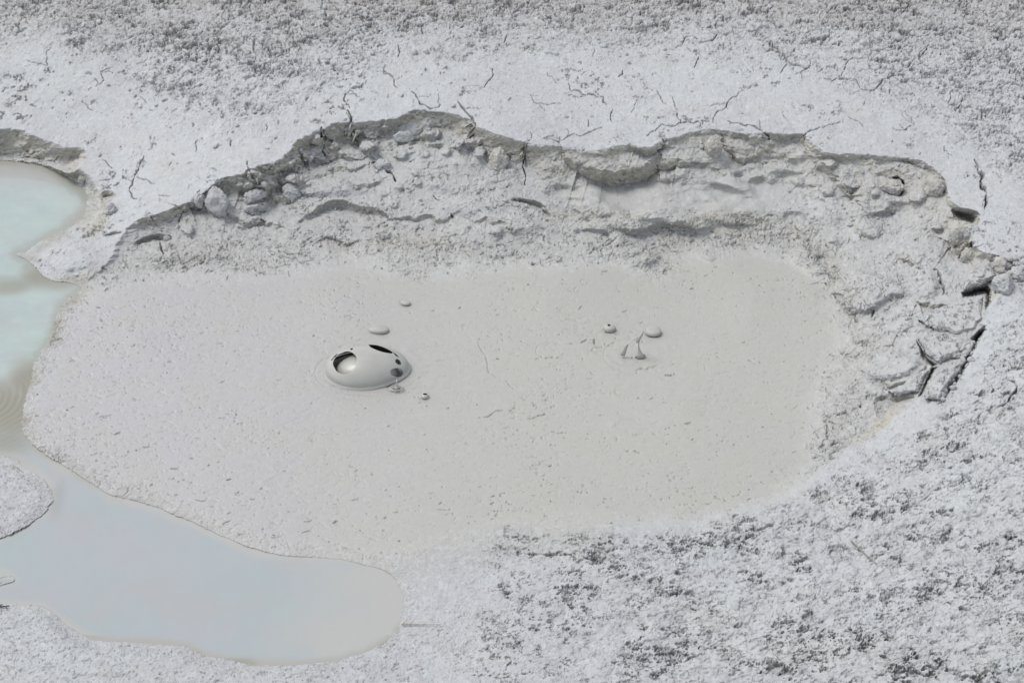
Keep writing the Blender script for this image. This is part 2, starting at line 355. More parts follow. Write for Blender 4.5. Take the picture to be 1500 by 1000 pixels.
scarp([(1235, 512), (1250, 520), (1270, 515)], .015, 10, seed=35)
mound(1255, 430, 30, 30, .02); mound(1310, 415, 45, 30, .02); mound(1290, 520, 30, 18, .02); mound(1340, 485, 30, 22, .02)
mound(700, 300, 40, 14, .02); mound(640, 250, 50, 16, .02); mound(480, 262, 35, 12, .02); mound(110, 375, 32, 18, .03); mound(240, 368, 45, 14, .02)
mound(770, 330, 50, 16, .02); mound(720, 345, 60, 14, .015); mound(360, 300, 30, 12, .02)

# --- water basins
wsd = samp(np.minimum(np.minimum(poly_sd(smooth_poly(WATER, 2)), -poly_sd(smooth_poly(SPIT, 2))), -poly_sd(smooth_poly(SPIT2, 2))),
           U + wfine * 2.4 + wa * 3, V + wfine * 1.6 + wb * 2)
bank = 3.0 + 19.0 * np.maximum(sstep(245, 275, V), sstep(92, 118, U))
shore = sstep(0, 1, -wsd / bank)
Z = np.where(wsd > 0, np.minimum(WL - .003 - np.minimum(wsd * .0012, .06), 10), WL + .003 + (Z - WL - .003) * shore ** 1.1)
cover = wsd > -1

# ------------------------------------------------------------------ world points of the large form
P = at(U, V, Z)
DZ = np.zeros(U.shape, f32)                            # vertical relief added on top

# roughness of the surface by region, in photo px anchors
def region(poly, soft):
    return samp(sstep(-soft, soft, poly_sd(smooth_poly(poly, 1))).astype(f32), U + wa * 22, V + wb * 16)
top_poly = [(-300, -300), (1800, -300), (1800, 330), (1560, 330), (1440, 190), (1320, 130), (1180, 80), (1000, 62), (800, 60), (600, 62), (480, 110), (390, 165),
            (300, 165), (190, 100), (140, 62), (40, 40), (-300, 30)]
near_poly = [(1560, 330), (1500, 430), (1460, 500), (1400, 600), (1320, 640), (1250, 680), (1120, 760), (1000, 790), (880, 780), (760, 775), (690, 820), (640, 900), (640, 1000), (600, 1200), (1800, 1200), (1800, 330)]
crumb = region(top_poly, 62) * (.72 + .28 * sstep(-.3, .3, wb))
near = region(near_poly, 26) * np.clip(sstep(560, 800, U + 60 * wb), 0, 1)
pitland = sstep(0, 20, rim_sd) * (1 - mud)
leftland = (1 - sstep(560, 800, U + 60 * wb)) * sstep(850, 900, V)
wet = sstep(-60, -8, mud_sd) * (1 - mud) * sstep(300, 340, V) * (1 - sstep(700, 740, V))   # lumpy wet fringe

def lumps(mask, freq, seed, sx=1.0, warp=.35, pw=1.0):
    idx = np.nonzero(mask > .02)
    p = P[idx]; n1 = noise3(p[:, 0] * freq * .9, p[:, 1] * freq * .9, p[:, 2] * freq * .9, seed + 5); n2 = noise3(p[:, 0] * freq * .9 + 9, p[:, 1] * freq * .9, p[:, 2] * freq * .9, seed + 6)
    y = p[:, 1] + p[:, 2] * .8
    f1, f2, cid = worley(p[:, 0] * freq * sx + n1 * warp * 2, y * freq + n2 * warp * 2, seed)
    return idx, f1, f2, cid

def billow(mask, freq, seed, width=.3, sx=1.0, octv=3, power=.5, warp=.5):
    """rounded crumbs parted by sharp crevices: 0 in the crevice, 1 on the crumb"""
    idx = np.nonzero(mask > .02); p = P[idx].astype(f32)
    w1 = noise3(p[:, 0] * freq * .6, p[:, 1] * freq * .6, p[:, 2] * freq * .6, seed + 50) * warp / freq
    q = np.stack([p[:, 0] * sx + w1, p[:, 1] + .6 * w1, p[:, 2] + w1], -1)
    n_ = fbm(q, freq, octv, seed, .55)
    return idx, np.clip(np.abs(n_) / width, 0, 1) ** power
def speck(mask, freq, seed, lo, hi, amp, sx=1.0, octv=4, gain=.68):
    """ragged hollows wherever a rough noise runs high"""
    idx = np.nonzero(mask > .02); n_ = fbm(P[idx], freq, octv, seed, gain, sx)
    DZ[idx] -= mask[idx] * amp * sstep(lo, hi, n_)
def crumble(mask, sets, sx=1.0, rest=.8):
    for fr, amp, sd, wd in sets:
        idx, bl = billow(mask, fr, sd, wd, sx=sx)
        DZ[idx] += mask[idx] * amp * (bl - rest)
# crumbly far ground: lumps of several sizes with open gaps between
fargate = .5 + .7 * sstep(-.45, .5, fbm(P, 3.2, 3, 77))
fm = crumb * fargate
crumble(fm, ((7, .026, 101, .14), (16, .016, 102, .18), (40, .006, 103, .25)))
idx, f1, f2, cid = lumps(crumb, 24, 104, sx=.85)
DZ[idx] += crumb[idx] * .011 * ((.3 + .7 * cid) * (1 - f1 * f1) - .4)
speck(fm, 10, 110, .34, .58, .032, sx=.85, octv=5, gain=.74); speck(fm, 28, 111, .40, .66, .016, sx=.85)
# near crust: swells, wrinkled, with ragged dark pits in rows
nm = near * (1 - mud)
grow = sstep(650, 1150, U + (V - 800) * .5)
pitgate = sstep(-.1, .45, fbm(P, 5.5, 3, 78, .6, sx=.75))
bandrow = np.zeros(U.shape, f32)
for bp, bw in (([(735, 772), (790, 782), (850, 788), (905, 790), (960, 786), (1010, 796)], 11), ([(725, 800), (780, 808), (840, 812)], 8), ([(860, 812), (900, 828), (950, 848)], 9), ([(950, 792), (985, 805), (1000, 816)], 8), ([(1040, 780), (1090, 768), (1140, 742)], 12), ([(735, 858), (758, 872), (772, 876)], 6), ([(1150, 806), (1185, 812)], 8), ([(1220, 806), (1300, 802), (1320, 822)], 8), ([(1330, 785), (1390, 775)], 7), ([(1010, 870), (1020, 900)], 8)):
    s_, D_, S_, T_ = line_field(bp, bw * 2.5, 1.0, len(bp))
    bandrow[s_] = np.maximum(bandrow[s_], np.exp(-(D_ / bw) ** 2))
rowgate = sstep(-.05, .45, fbm(P, 3.6, 3, 88, .6, sx=.65))
DZ += nm * grow * (.014 * fbm(P, 7, 3, 89, sx=.75))
DZ += nm * (.35 + .65 * grow) * .004 * fbm(P, 20, 3, 90, .6, sx=.6)
for fr_, am_, sd_2 in ((13, .016, 205), (27, .009, 206)):   # rounded crust knobs
    idx, f1, f2, cid = lumps(nm * (.25 + .75 * grow), fr_, sd_2, sx=.8)
    DZ[idx] += (nm * (.25 + .75 * grow))[idx] * am_ * ((.35 + .65 * cid) * (1 - 1.3 * f1 * f1) - .3)
speck(nm * (.25 + .75 * rowgate) * (.25 + .75 * grow), 11, 210, .40, .68, .030, sx=.9, octv=6, gain=.78)
speck(nm * (.2 + .8 * pitgate) * (.45 + .55 * grow), 24, 211, .38, .66, .018, sx=.9, octv=5, gain=.78)
crumble(nm * grow, ((9, .007, 215, .14),), sx=.7)
speck(nm * bandrow, 24, 214, .15, .5, .024, sx=.7, octv=5, gain=.74)
speck(nm * (.4 + .6 * pitgate), 60, 212, .36, .66, .011, sx=.75, octv=3)
crumble(nm * rowgate * grow, ((14, .010, 203, .12), (34, .005, 204, .18)), sx=.6)
# lumpy material inside the pit and around it
flatfloor = sstep(815, 870, U) * (1 - sstep(1100, 1180, U)) * sstep(258, 275, V) * (1 - sstep(300, 316, V))
pm = np.clip(pitland ** 1.5 * .8 + wet * .6 * (1 - mud), 0, 1) * (1 - .9 * flatfloor)
pg = pm * (1 - .55 * (sstep(770, 830, U) * (1 - sstep(320, 345, V)))) * (.25 + .8 * sstep(-.3, .5, fbm(P, 5, 3, 79)))
crumble(pg, ((7, .016, 301, .12), (19, .006, 302, .14), (46, .0022, 303, .2)))
speck(pg, 20, 310, .42, .66, .013, gain=.74); speck(pm, 52, 311, .42, .75, .006, octv=3)
crumble(fringe, ((26, .007, 330, .18), (60, .003, 331, .25))); speck(fringe, 30, 332, .32, .65, .009)
# upper flat: faint wrinkles
um = (1 - near) * (1 - pitland) * (1 - mud) * (V < 700)
ug = um * (.1 + sstep(.0, .55, fbm(P, 4, 3, 81)))
speck(ug, 16, 320, .42, .65, .016, octv=5, gain=.74); speck(um, 50, 321, .48, .9, .005, octv=3)
m = leftland + ((U < 90) & (V > 660) & (V < 880)); m = np.clip(m, 0, 1) * (wsd < 0)
speck(m, 20, 400, .3, .8, .006, sx=.6); speck(m, 60, 401, .35, .8, .005, octv=3)
crumble(m, ((12, .004, 402, .05),), sx=.6, rest=1)
# left side of the mud is wrinkled, its shore crumbly
rb = at(536, 541); rr0 = np.hypot(P[..., 0] - rb[0], (P[..., 1] - rb[1]))
DZ += mud * .0011 * np.sin(rr0 * 95 + 2.5 * fbm(P, 3, 2, 450)) * np.exp(-rr0 / .22) * (rr0 > .2)
rb = at(925, 512); rr0 = np.hypot(P[..., 0] - rb[0], (P[..., 1] - rb[1]))
DZ += mud * .0012 * np.sin(rr0 * 110 + 3 * fbm(P, 4, 2, 451)) * np.exp(-rr0 / .14)
DZ += mud * .0022 * np.clip(.1 - np.abs(fbm(P, 3.2, 3, 452, sx=.5)), 0, .1) / .1 * sstep(0, .4, fbm(P, 1.6, 2, 453))
lm = mud * np.clip((640 - U) / 450, 0, 1)
speck(lm, 42, 420, .25, .8, .0042, sx=.5, octv=3)
speck(mud, 34, 421, .30, .9, .0024, sx=.5, octv=4, gain=.75)
crumble(mud, ((15, .0016, 422, .06),), sx=.55, rest=1)
mg = mud * sstep(-.1, .5, fbm(P, 2.2, 3, 440))
speck(mg, 50, 441, .48, .8, .006, sx=.55, octv=3)
sm = np.clip(1 - np.abs(wsd + 14) / 14, 0, 1) * (V > 400)
crumble(sm, ((22, .006, 430, .2),), sx=.7)

# general unevenness
land = 1 - mud
wmask = (.55 - .10 * (U > 780)) * np.clip(np.maximum(wall, tan * .9) + .5 * pitland * (U > 780) * (V < 330), 0, 1)
DZ += wmask * (fbm(P, 7, 4, 505, gain=.55) * .016)
idx, bl = billow(wmask, 15, 506, .2)
DZ[idx] += wmask[idx] * .014 * (bl - .8)
idx, bl = billow(wmask, 36, 508, .25)
DZ[idx] += wmask[idx] * .005 * (bl - .8)
DZ += land * (fbm(P, 6, 3, 500) * .007 + fbm(P, 45, 3, 510, gain=.6) * .0022)
DZ += mud * (fbm(P, 2.0, 2, 520) * .002 + fbm(P, 30, 2, 530, sx=.6) * .0004)

rs = np.random.RandomState(7)
def stamp(u, v, L, W, a, rot, curve=0.0, lip=0.0):
    R = 2.2 * max(L, W) + 2
    i0, i1 = np.searchsorted(U1, [u - R, u + R]); j0, j1 = np.searchsorted(V1, [v - R, v + R]); s = np.s_[j0:j1, i0:i1]
    x = U[s] - u; y = V[s] - v; c, sn = math.cos(rot), math.sin(rot)
    xr = x * c + y * sn; yr = -x * sn + y * c + curve * (x * c + y * sn) ** 2 / max(L, 1)
    e = 1 - sstep(.55, 1.9, np.hypot(xr / L, yr / W) ** 2)
    DZ[s] -= a * e
    if lip: DZ[s] += lip * np.exp(-(xr / L) ** 2 - ((yr - 1.6 * W) / W) ** 2)

mudc = samp(sstep(-5, 10, poly_sd(smooth_poly(MUD, 2))).astype(f32), U, V)
def mud_at(u, v):
    i = int(np.searchsorted(U1, u)); j = int(np.searchsorted(V1, v)); return mud[min(j, NV - 1), min(i, NU - 1)]
# small nicks and folds in the skin of the mud
n = 0
while n < 1700:
    u = rs.uniform(20, 1260); v = rs.uniform(360, 830)
    if mud_at(u, v) < .3: continue
    dens = .22 + .75 * max(0, (430 - u) / 400) + .5 * max(0, (v - 620) / 180) + .7 * max(0, (430 - v) / 60) + .55 * max(0, (u - 1080) / 130) + .3 * max(0, 1 - abs(u - 900) / 220) * max(0, 1 - abs(v - 570) / 120)
    n += 1
    if rs.rand() > dens: continue
    L = rs.gamma(1.6, .9) + .7
    big = rs.rand() < .12
    stamp(u, v, L * (1.5 if big else 1), rs.uniform(.5, .9), rs.uniform(.002, .007) * (1.5 if big else 1), rs.normal(-.05, .3), rs.normal(0, .12), .0006)
for k in range(500):                                   # specks in the lower left bank
    u = rs.uniform(-60, 600); v = rs.uniform(880, 1060)
    stamp(u, v, rs.gamma(2, .5) + .7, rs.uniform(.5, .8), rs.uniform(.003, .007), rs.normal(-.1, .7), 0, .0003)
for k in range(1600):                                   # crumbly hollows in the pit floor and the wet fringe
    u = rs.uniform(100, 1330); v = rs.uniform(290, 660)
    i = int(np.searchsorted(U1, u)); j = int(np.searchsorted(V1, v))
    if rim_sd[j, i] < 4 or mud[j, i] > .75: continue
    if 830 < u < 1130 and v < 308: continue
    stamp(u, v, rs.gamma(2.2, .7) + .9, rs.uniform(.6, 1.1), rs.uniform(.004, .012), rs.normal(.1 if u < 900 else .5, .6), rs.normal(0, .2), .002)
for k in range(1100):                                   # gaps among the far crumbs and on the upper flat
    u = rs.uniform(-80, 1580); v = rs.uniform(-60, 330) ** 1.0
    i = int(np.searchsorted(U1, u)); j = int(np.searchsorted(V1, v))
    if rim_sd[j, i] > -6 or wsd[j, i] > -4: continue
    c = crumb[j, i]
    if rs.rand() > .12 + c: continue
    stamp(u, v, rs.gamma(2, .7 + .5 * c) + .8, rs.uniform(.8, 1.2 + .5 * c), rs.uniform(.006, .015) + .03 * c * rs.rand() ** 2, rs.normal(-.3, .9), rs.normal(0, .2), .001)

def crack(pts, w=1.3, depth=.03, seed=0, jitter=1.0, taper=True):
    s, D, S, T = line_field(pts, w * 2 + 4, jitter, seed)
    ww = w * (np.sin(np.pi * np.clip(T, .03, .97)) ** .5 if taper else 1) * (.75 + .5 * np.sin(T * 23 + seed)) + .12
    DZ[s] = np.minimum(DZ[s], DZ[s] - depth * (1 - sstep(.45, 1.25, D / ww)))
CR = [([(211, 229), (206, 236), (203, 246), (197, 256), (194, 268), (189, 279), (193, 289), (200, 291)], 1.5, .05), ([(513, 132), (505, 138), (504, 148), (512, 158)], 1.0, .03), ([(509, 161), (514, 176), (516, 188), (519, 200), (524, 214)], 1.9, .06),
      ([(565, 95), (562, 103), (572, 110), (577, 118), (582, 128)], 1, .03), ([(603, 133), (610, 142), (615, 152), (625, 156), (645, 154)], 1.3, .04), ([(670, 148), (680, 160), (692, 172), (696, 186), (692, 198), (680, 204), (675, 218)], 1.9, .05),
      ([(722, 100), (720, 114), (710, 127)], 1, .03), ([(833, 122), (838, 134), (858, 139), (884, 142), (889, 157)], 1.1, .035), ([(898, 160), (896, 178)], 1, .03), ([(862, 176), (863, 186)], .9, .025), ([(865, 192), (855, 198), (830, 201), (795, 203)], .8, .02),
      ([(992, 160), (993, 172), (998, 180), (985, 184), (968, 183)], 1.1, .035), ([(998, 180), (1034, 178)], 1.1, .03), ([(1066, 177), (1082, 180), (1100, 183), (1115, 190), (1122, 196), (1128, 208)], 1.5, .04),
      ([(1045, 179), (1050, 164), (1065, 152), (1077, 142), (1083, 134)], .9, .025), ([(1120, 56), (1132, 68), (1143, 78), (1152, 90), (1165, 95), (1188, 96)], 1.4, .04), ([(1155, 92), (1143, 108)], .9, .02),
      ([(1207, 114), (1230, 115), (1246, 119)], 1, .03), ([(1233, 114), (1238, 100), (1252, 84)], .9, .025), ([(1254, 117), (1262, 131), (1275, 133), (1288, 124), (1300, 116), (1318, 111)], 1.3, .035), ([(1266, 146), (1265, 154)], .9, .02),
      ([(1347, 78), (1350, 92), (1360, 100), (1384, 105)], 1.2, .03), ([(1362, 60), (1358, 72), (1348, 82)], 1.3, .035), ([(1406, 135), (1408, 151), (1400, 163)], 1, .03), ([(1408, 151), (1414, 158)], .8, .02), ([(1437, 160), (1441, 178)], 1.3, .035),
      ([(1428, 234), (1432, 248), (1440, 255), (1438, 272), (1445, 284), (1443, 307)], 2.9, .11), ([(1178, 206), (1180, 196), (1188, 191), (1202, 186)], 1.1, .035), ([(1318, 182), (1327, 190), (1340, 183)], .9, .025), ([(1458, 191), (1472, 195), (1490, 203)], 1.1, .03),
      ([(1460, 128), (1480, 122), (1500, 125)], 1.1, .03), ([(1052, 30), (1053, 48), (1045, 58), (1000, 64)], 1.4, .03), ([(1383, 218), (1396, 228)], .8, .02), ([(1024, 80), (1015, 100)], 1, .025), ([(777, 139), (782, 150), (790, 151)], .8, .02),
      ([(962, 132), (976, 152)], .9, .025), ([(912, 103), (906, 113)], 1.5, .03), ([(583, 66), (583, 84)], 1.1, .03), ([(742, 52), (738, 64)], 1.2, .03), ([(268, 268), (285, 300)], 1.0, .0), ([(289, 205), (286, 222)], .9, .025), ([(338, 205), (338, 214)], 1.3, .03),
      ([(769, 208), (769, 232), (768, 250), (769, 270)], 1.3, .05), ([(541, 238), (552, 238), (562, 246), (574, 254), (580, 266)], 2.0, .06), ([(471, 186), (472, 200), (476, 206)], 2.6, .06), ([(362, 236), (367, 252), (376, 264), (385, 272)], 1.4, .04),
      ([(437, 222), (444, 232)], 1.6, .05), ([(475, 212), (474, 224), (478, 232)], 1.5, .045), ([(660, 312), (662, 320)], 1.5, .04), ([(634, 286), (646, 294)], 1.0, .02), ([(308, 296), (300, 310)], 1.6, .05), ([(270, 308), (262, 326)], 1.5, .05),
      ([(1368, 394), (1376, 402), (1378, 414), (1383, 426), (1381, 432)], 2.2, .08), ([(1280, 452), (1276, 464)], 1.8, .05), 
      
      ([(1476, 556), (1490, 566), (1478, 585), (1468, 596)], 1.6, .04), ([(1410, 366), (1418, 356)], 3.2, .09), ([(1392, 330), (1394, 346), (1398, 352)], 2.0, .06),
      ([(1297, 264), (1302, 262), (1318, 262), (1322, 272), (1316, 286)], 2.2, .06), ([(1345, 562), (1356, 545)], 1.4, .05), ([(68, 80), (70, 96), (66, 108)], .9, .02), ([(148, 105), (152, 118), (148, 124)], .8, .02), ([(0, 163), (8, 168)], 1.1, .02), ([(20, 167), (34, 171)], .9, .02), ([(120, 150), (136, 162)], .7, .015),
      ([(240, 372), (236, 362), (234, 354)], 1.6, .05)]
for k, (pts, w_, dp) in enumerate(CR):
    if dp: crack(pts, w_ * (.6 if w_ < 1.6 else .85), dp, seed=k)
rq = random.Random(12)
for k, (pts, w_, dp) in enumerate(CR):                  # side branches
    if not dp or w_ > 2.2 or len(pts) < 3 or pts[0][1] > 230: continue
    for q in range(rq.randint(1, 3)):
        u, v = pts[rq.randrange(0, len(pts))]; a = rq.uniform(0, 6.28); bp = [(u, v)]
        for _ in range(rq.randint(2, 4)):
            a += rq.uniform(-.7, .7); u += math.cos(a) * rq.uniform(5, 12); v += math.sin(a) * rq.uniform(3, 7); bp.append((u, v))
        i = int(np.searchsorted(U1, u)); j = int(np.searchsorted(V1, v))
        if rim_sd[j, i] > -4: continue
        crack(bp, rq.uniform(.25, .55), rq.uniform(.012, .022), seed=700 + k)
rr = random.Random(4)
for k in range(70):                                    # hairline cracks of the drying flat
    u = rr.uniform(-60, 1560); v = rr.uniform(0, 330)
    i = int(np.searchsorted(U1, u)); j = int(np.searchsorted(V1, v))
    if rim_sd[j, i] > -14 or wsd[j, i] > -20: continue
    a = rr.uniform(0, 6.28); pts = [(u, v)]
    for q in range(rr.randint(2, 5)):
        a += rr.uniform(-.9, .9); u += math.cos(a) * rr.uniform(5, 10); v += math.sin(a) * rr.uniform(3, 7); pts.append((u, v))
    i = int(np.searchsorted(U1, u)); j = int(np.searchsorted(V1, v))
    if rim_sd[j, i] > -8: continue
    crack(pts, rr.uniform(.2, .6), rr.uniform(.008, .02), seed=300 + k)
# folds and rings frozen in the mud
for pts in ([(700, 500), (704, 510), (710, 520), (714, 532), (726, 552)], [(742, 558), (748, 566), (752, 570)], [(792, 521), (803, 524), (822, 524)], [(932, 542), (948, 541), (962, 534)], [(940, 500), (944, 501)], [(975, 550), (990, 546)],
            [(865, 545), (872, 549)], [(808, 632), (830, 634)], [(772, 612), (800, 606)], [(700, 612), (770, 606)]):
    crack(pts, .9, .007, seed=int(pts[0][0]), jitter=.8)
for (u, v, ru, rv, dp) in ((806, 513, 21, 12, .003), (808, 508, 10, 5, .0025), (875, 512, 7, 4, .004), (536, 545, 75, 34, .002), (924, 520, 40, 24, .002), (856, 412, 5, 3.5, .004), (846, 424, 5, 3, .004), (837, 424, 4, 3, .003), (578, 568, 11, 5, .004)):
    pts = [(u + ru * math.cos(a), v + rv * math.sin(a)) for a in np.linspace(.3, 5.6, 18)]
    crack(pts, .9, dp, seed=int(u), jitter=.3)

DZ *= edge_fade * (1 - .6 * flatfloor)
DZ = np.where(wsd > 2, 0, DZ)
DZ = np.where((wsd > -8) & (wsd <= 2), np.maximum(DZ, -.004), DZ)
# displace: straight down on the flats, outward on the walls
dx_ = np.gradient(P, axis=1); dy_ = np.gradient(P, axis=0)
Nn = -np.cross(dx_, dy_); Nn /= np.linalg.norm(Nn, axis=-1, keepdims=True) + 1e-12
Nn[Nn[..., 2] < 0] *= -1
samp_n = Nn[..., 2].astype(f32)
Nd = Nn + (.6 + .5 * near[..., None]) * (CAM / np.linalg.norm(CAM)); Nd /= np.linalg.norm(Nd, axis=-1, keepdims=True)   # hollows lean a little away from the near side
P = P + Nd * DZ[..., None]
steep = 1 - .85 * sstep(.66, .94, np.clip(samp_n, 0, 1))
tan = np.clip(tan, 0, 1) * steep

# ------------------------------------------------------------------ materials
class NB:
    def __init__(s, name):
        s.m = bpy.data.materials.new(name); s.m.use_nodes = True; s.t = s.m.node_tree; s.t.nodes.clear()
        s.out = s.n('ShaderNodeOutputMaterial'); s.b = s.n('ShaderNodeBsdfPrincipled'); s.l(s.b.outputs[0], s.out.inputs['Surface'])
        g = s.n('ShaderNodeNewGeometry'); s.pos = g.outputs['Position']
    def n(s, t, **k):
        x = s.t.nodes.new(t)
        for a, b in k.items(): setattr(x, a, b)
        return x
    def l(s, a, b): s.t.links.new(a, b)
    def put(s, sock, v):
        if hasattr(v, 'is_linked') or isinstance(v, bpy.types.NodeSocket): s.l(v, sock)
        else: sock.default_value = v
    def noise(s, scale, detail=4, rough=.55, vec=None):
        x = s.n('ShaderNodeTexNoise'); x.inputs['Scale'].default_value = scale; x.inputs['Detail'].default_value = detail
        x.inputs['Roughness'].default_value = rough; s.l(vec or s.pos, x.inputs['Vector']); return x.outputs['Fac']
    def ramp(s, fac, a, b, lo=0.0, hi=1.0):
        x = s.n('ShaderNodeMapRange'); x.inputs[1].default_value = a; x.inputs[2].default_value = b; x.inputs[3].default_value = lo; x.inputs[4].default_value = hi
        s.l(fac, x.inputs[0]); return x.outputs[0]
    def math(s, op, a, b):
        x = s.n('ShaderNodeMath', operation=op); s.put(x.inputs[0], a); s.put(x.inputs[1], b); return x.outputs[0]
    def mix(s, f, a, b, blend='MIX'):
        x = s.n('ShaderNodeMix', data_type='RGBA', blend_type=blend)
        s.put(x.inputs[0], f); s.put(x.inputs[6], a); s.put(x.inputs[7], b); return x.outputs[2]
    def attr(s, name):
        x = s.n('ShaderNodeAttribute'); x.attribute_name = name; return x.outputs['Fac']
    def bump(s, h, dist, strength=1.0, prev=None):
        x = s.n('ShaderNodeBump'); x.inputs['Distance'].default_value = dist; x.inputs['Strength'].default_value = strength
        s.l(h, x.inputs['Height'])
        if prev is not None: s.l(prev, x.inputs['Normal'])
        return x.outputs['Normal']

LANDC = (.375, .378, .388, 1); PALE = (.400, .412, .416, 1); DUSK = (.32, .313, .325, 1); TANC = (.362, .336, .268, 1); MUDC = (.291, .288, .264, 1); MUDL = (.300, .292, .296, 1)
def earth(name, attrs=True, tanv=0.0, mudv=0.0):
    k = NB(name)
    big = k.noise(1.3, 3); mid = k.noise(7, 4); fine = k.noise(140, 3, .7)
    c = k.mix(k.ramp(big, .35, .65), LANDC, PALE)
    c = k.mix(k.ramp(mid, .45, .75, 0, .45), c, DUSK)
    c = k.mix(k.ramp(k.noise(2.6, 5, .6), .5, .72, 0, .35), c, (.385, .372, .345, 1))
    c = k.mix(k.ramp(k.noise(3.7, 4, .6), .55, .75, 0, .4), c, (.40, .432, .430, 1))
    if attrs:
        c = k.mix(k.math('MULTIPLY', k.attr('far'), k.ramp(k.noise(12, 5), .3, .62, .35, 1)), c, (.29, .275, .26, 1))
        tn = k.math('MULTIPLY', k.attr('tan'), k.ramp(k.noise(9, 4), .25, .65, .45, 1.0))
        c = k.mix(tn, c, TANC)
        mc = k.mix(k.attr('left'), MUDC, MUDL)
        mc = k.mix(k.ramp(k.noise(3, 5, .65), .45, .7, 0, .55), mc, (.292, .294, .252, 1))
        mc = k.mix(k.ramp(k.noise(5.5, 5, .65), .5, .72, 0, .5), mc, (.308, .301, .286, 1))
        c = k.mix(k.math('MULTIPLY', k.attr('damp'), .75), c, (.335, .331, .311, 1))
        c = k.mix(k.attr('mud'), c, mc)
        c = k.mix(k.attr('silt'), c, (.26, .25, .205, 1))
    else:
        c = k.mix(tanv, c, TANC); c = k.mix(mudv, c, MUDC)
    c = k.mix(k.ramp(fine, .35, .7, .0, .22), c, (.22, .22, .22, 1))
    lm_ = k.ramp(k.attr('mud'), 0, 1, 1.0, .15) if attrs else 1.0
    c = k.mix(k.math('MULTIPLY', k.ramp(k.noise(48, 5, .75), .52, .70, 0, .32), lm_), c, (.215, .212, .208, 1))
    c = k.mix(k.math('MULTIPLY', k.ramp(k.noise(30, 5, .7), .5, .66, 0, .5), lm_), c, (.46, .47, .475, 1))
    k.l(c, k.b.inputs['Base Color'])
    if attrs:
        r = k.ramp(k.attr('mud'), 0, 1, .92, .42); k.l(r, k.b.inputs['Roughness'])
        land = k.ramp(k.attr('mud'), 0, 1, 1.0, .12)
        h = k.math('ADD', k.math('MULTIPLY', k.noise(90, 6, .7), .6), k.math('MULTIPLY', k.noise(260, 3, .7), .4))
        h = k.math('MULTIPLY', h, land)
        k.l(k.bump(h, .010, 1.0), k.b.inputs['Normal'])
    else:
        k.b.inputs['Roughness'].default_value = .92 - .5 * mudv
        k.l(k.bump(k.noise(90, 6, .7), .010 * (1 - mudv) + .0005, 1.0), k.b.inputs['Normal'])
    k.b.inputs['Specular IOR Level'].default_value = .35
    return k.m
M_earth = earth('pale clay earth'); M_clod = earth('dry clay clod', False, .12); M_clodtan = earth('damp clay clod', False, .55)

def wetmud(name, col, rough=.3):
    k = NB(name)
    c = k.mix(k.ramp(k.noise(18, 4), .35, .65), col, tuple(x * .93 for x in col[:3]) + (1,))
    k.l(c, k.b.inputs['Base Color']); k.b.inputs['Roughness'].default_value = rough
    k.l(k.bump(k.noise(60, 3), .0006, 1.0), k.b.inputs['Normal'])
    return k.m
M_skin = wetmud('wet mud skin', (.291, .288, .266, 1), .34); M_innershade = wetmud('wet mud lining with painted shade', (.055, .055, .05, 1), .3)  # lining: wet mud, blackened further to paint the shade inside the bubble
M_soft = wetmud('settling mud', (.285, .281, .258, 1), .62)
M_splash = wetmud('flung wet mud', (.315, .308, .288, 1), .5)

kw = NB('milky water')
col = kw.mix(kw.attr('turq'), (.264, .278, .288, 1), (.285, .335, .312, 1))
col = kw.mix(kw.ramp(kw.noise(2.2, 6, .65), .40, .62, 0, .75), col, (.240, .284, .282, 1))
col = kw.mix(kw.ramp(kw.noise(3.4, 6, .7), .48, .66, 0, .6), col, (.272, .266, .266, 1))
col = kw.mix(kw.attr('cream'), col, (.298, .294, .276, 1))
col = kw.mix(kw.attr('shoal'), col, (.19, .185, .15, 1))
kw.l(col, kw.b.inputs['Base Color']); kw.b.inputs['Roughness'].default_value = .12; kw.b.inputs['IOR'].default_value = 1.33
kw.l(kw.bump(kw.noise(14, 2), .002, .6), kw.b.inputs['Normal'])
M_water = kw.m
kt = NB('dead grass stalk'); kt.l(kt.mix(kt.ramp(kt.noise(60), .4, .6), (.12, .105, .08, 1), (.22, .19, .15, 1)), kt.b.inputs['Base Color']); M_stalk = kt.m
kt = NB('dark wet wood'); kt.l(kt.mix(kt.ramp(kt.noise(60), .4, .6), (.03, .028, .025, 1), (.06, .05, .045, 1)), kt.b.inputs['Base Color']); M_wood = kt.m

# ------------------------------------------------------------------ object helpers
COL = sc.collection
def link(name, me, mat, parent=None, label=None, cat=None, group=None, kind=None):
    o = bpy.data.objects.new(name, me); COL.objects.link(o)
    if mat is not None:
        for mm in (mat if isinstance(mat, (list, tuple)) else [mat]): me.materials.append(mm)
    if parent: o.parent = parent
    if label: o['label'] = label
    if cat: o['category'] = cat
    if group: o['group'] = group
    if kind: o['kind'] = kind
    return o
def quadmesh(name, co, quads, attrs=None):
    me = bpy.data.meshes.new(name); nv, nf = len(co), len(quads)
    me.vertices.add(nv); me.vertices.foreach_set('co', np.ascontiguousarray(co, f32).ravel())
    k = quads.shape[1]
    me.loops.add(nf * k); me.loops.foreach_set('vertex_index', np.ascontiguousarray(quads, np.int32).ravel())
    me.polygons.add(nf); me.polygons.foreach_set('loop_start', np.arange(0, nf * k, k, dtype=np.int32))
    me.polygons.foreach_set('use_smooth', np.ones(nf, bool))
    for a, val in (attrs or {}).items():
        at_ = me.attributes.new(a, 'FLOAT', 'POINT'); at_.data.foreach_set('value', np.ascontiguousarray(val, f32))
    me.update(calc_edges=True); return me
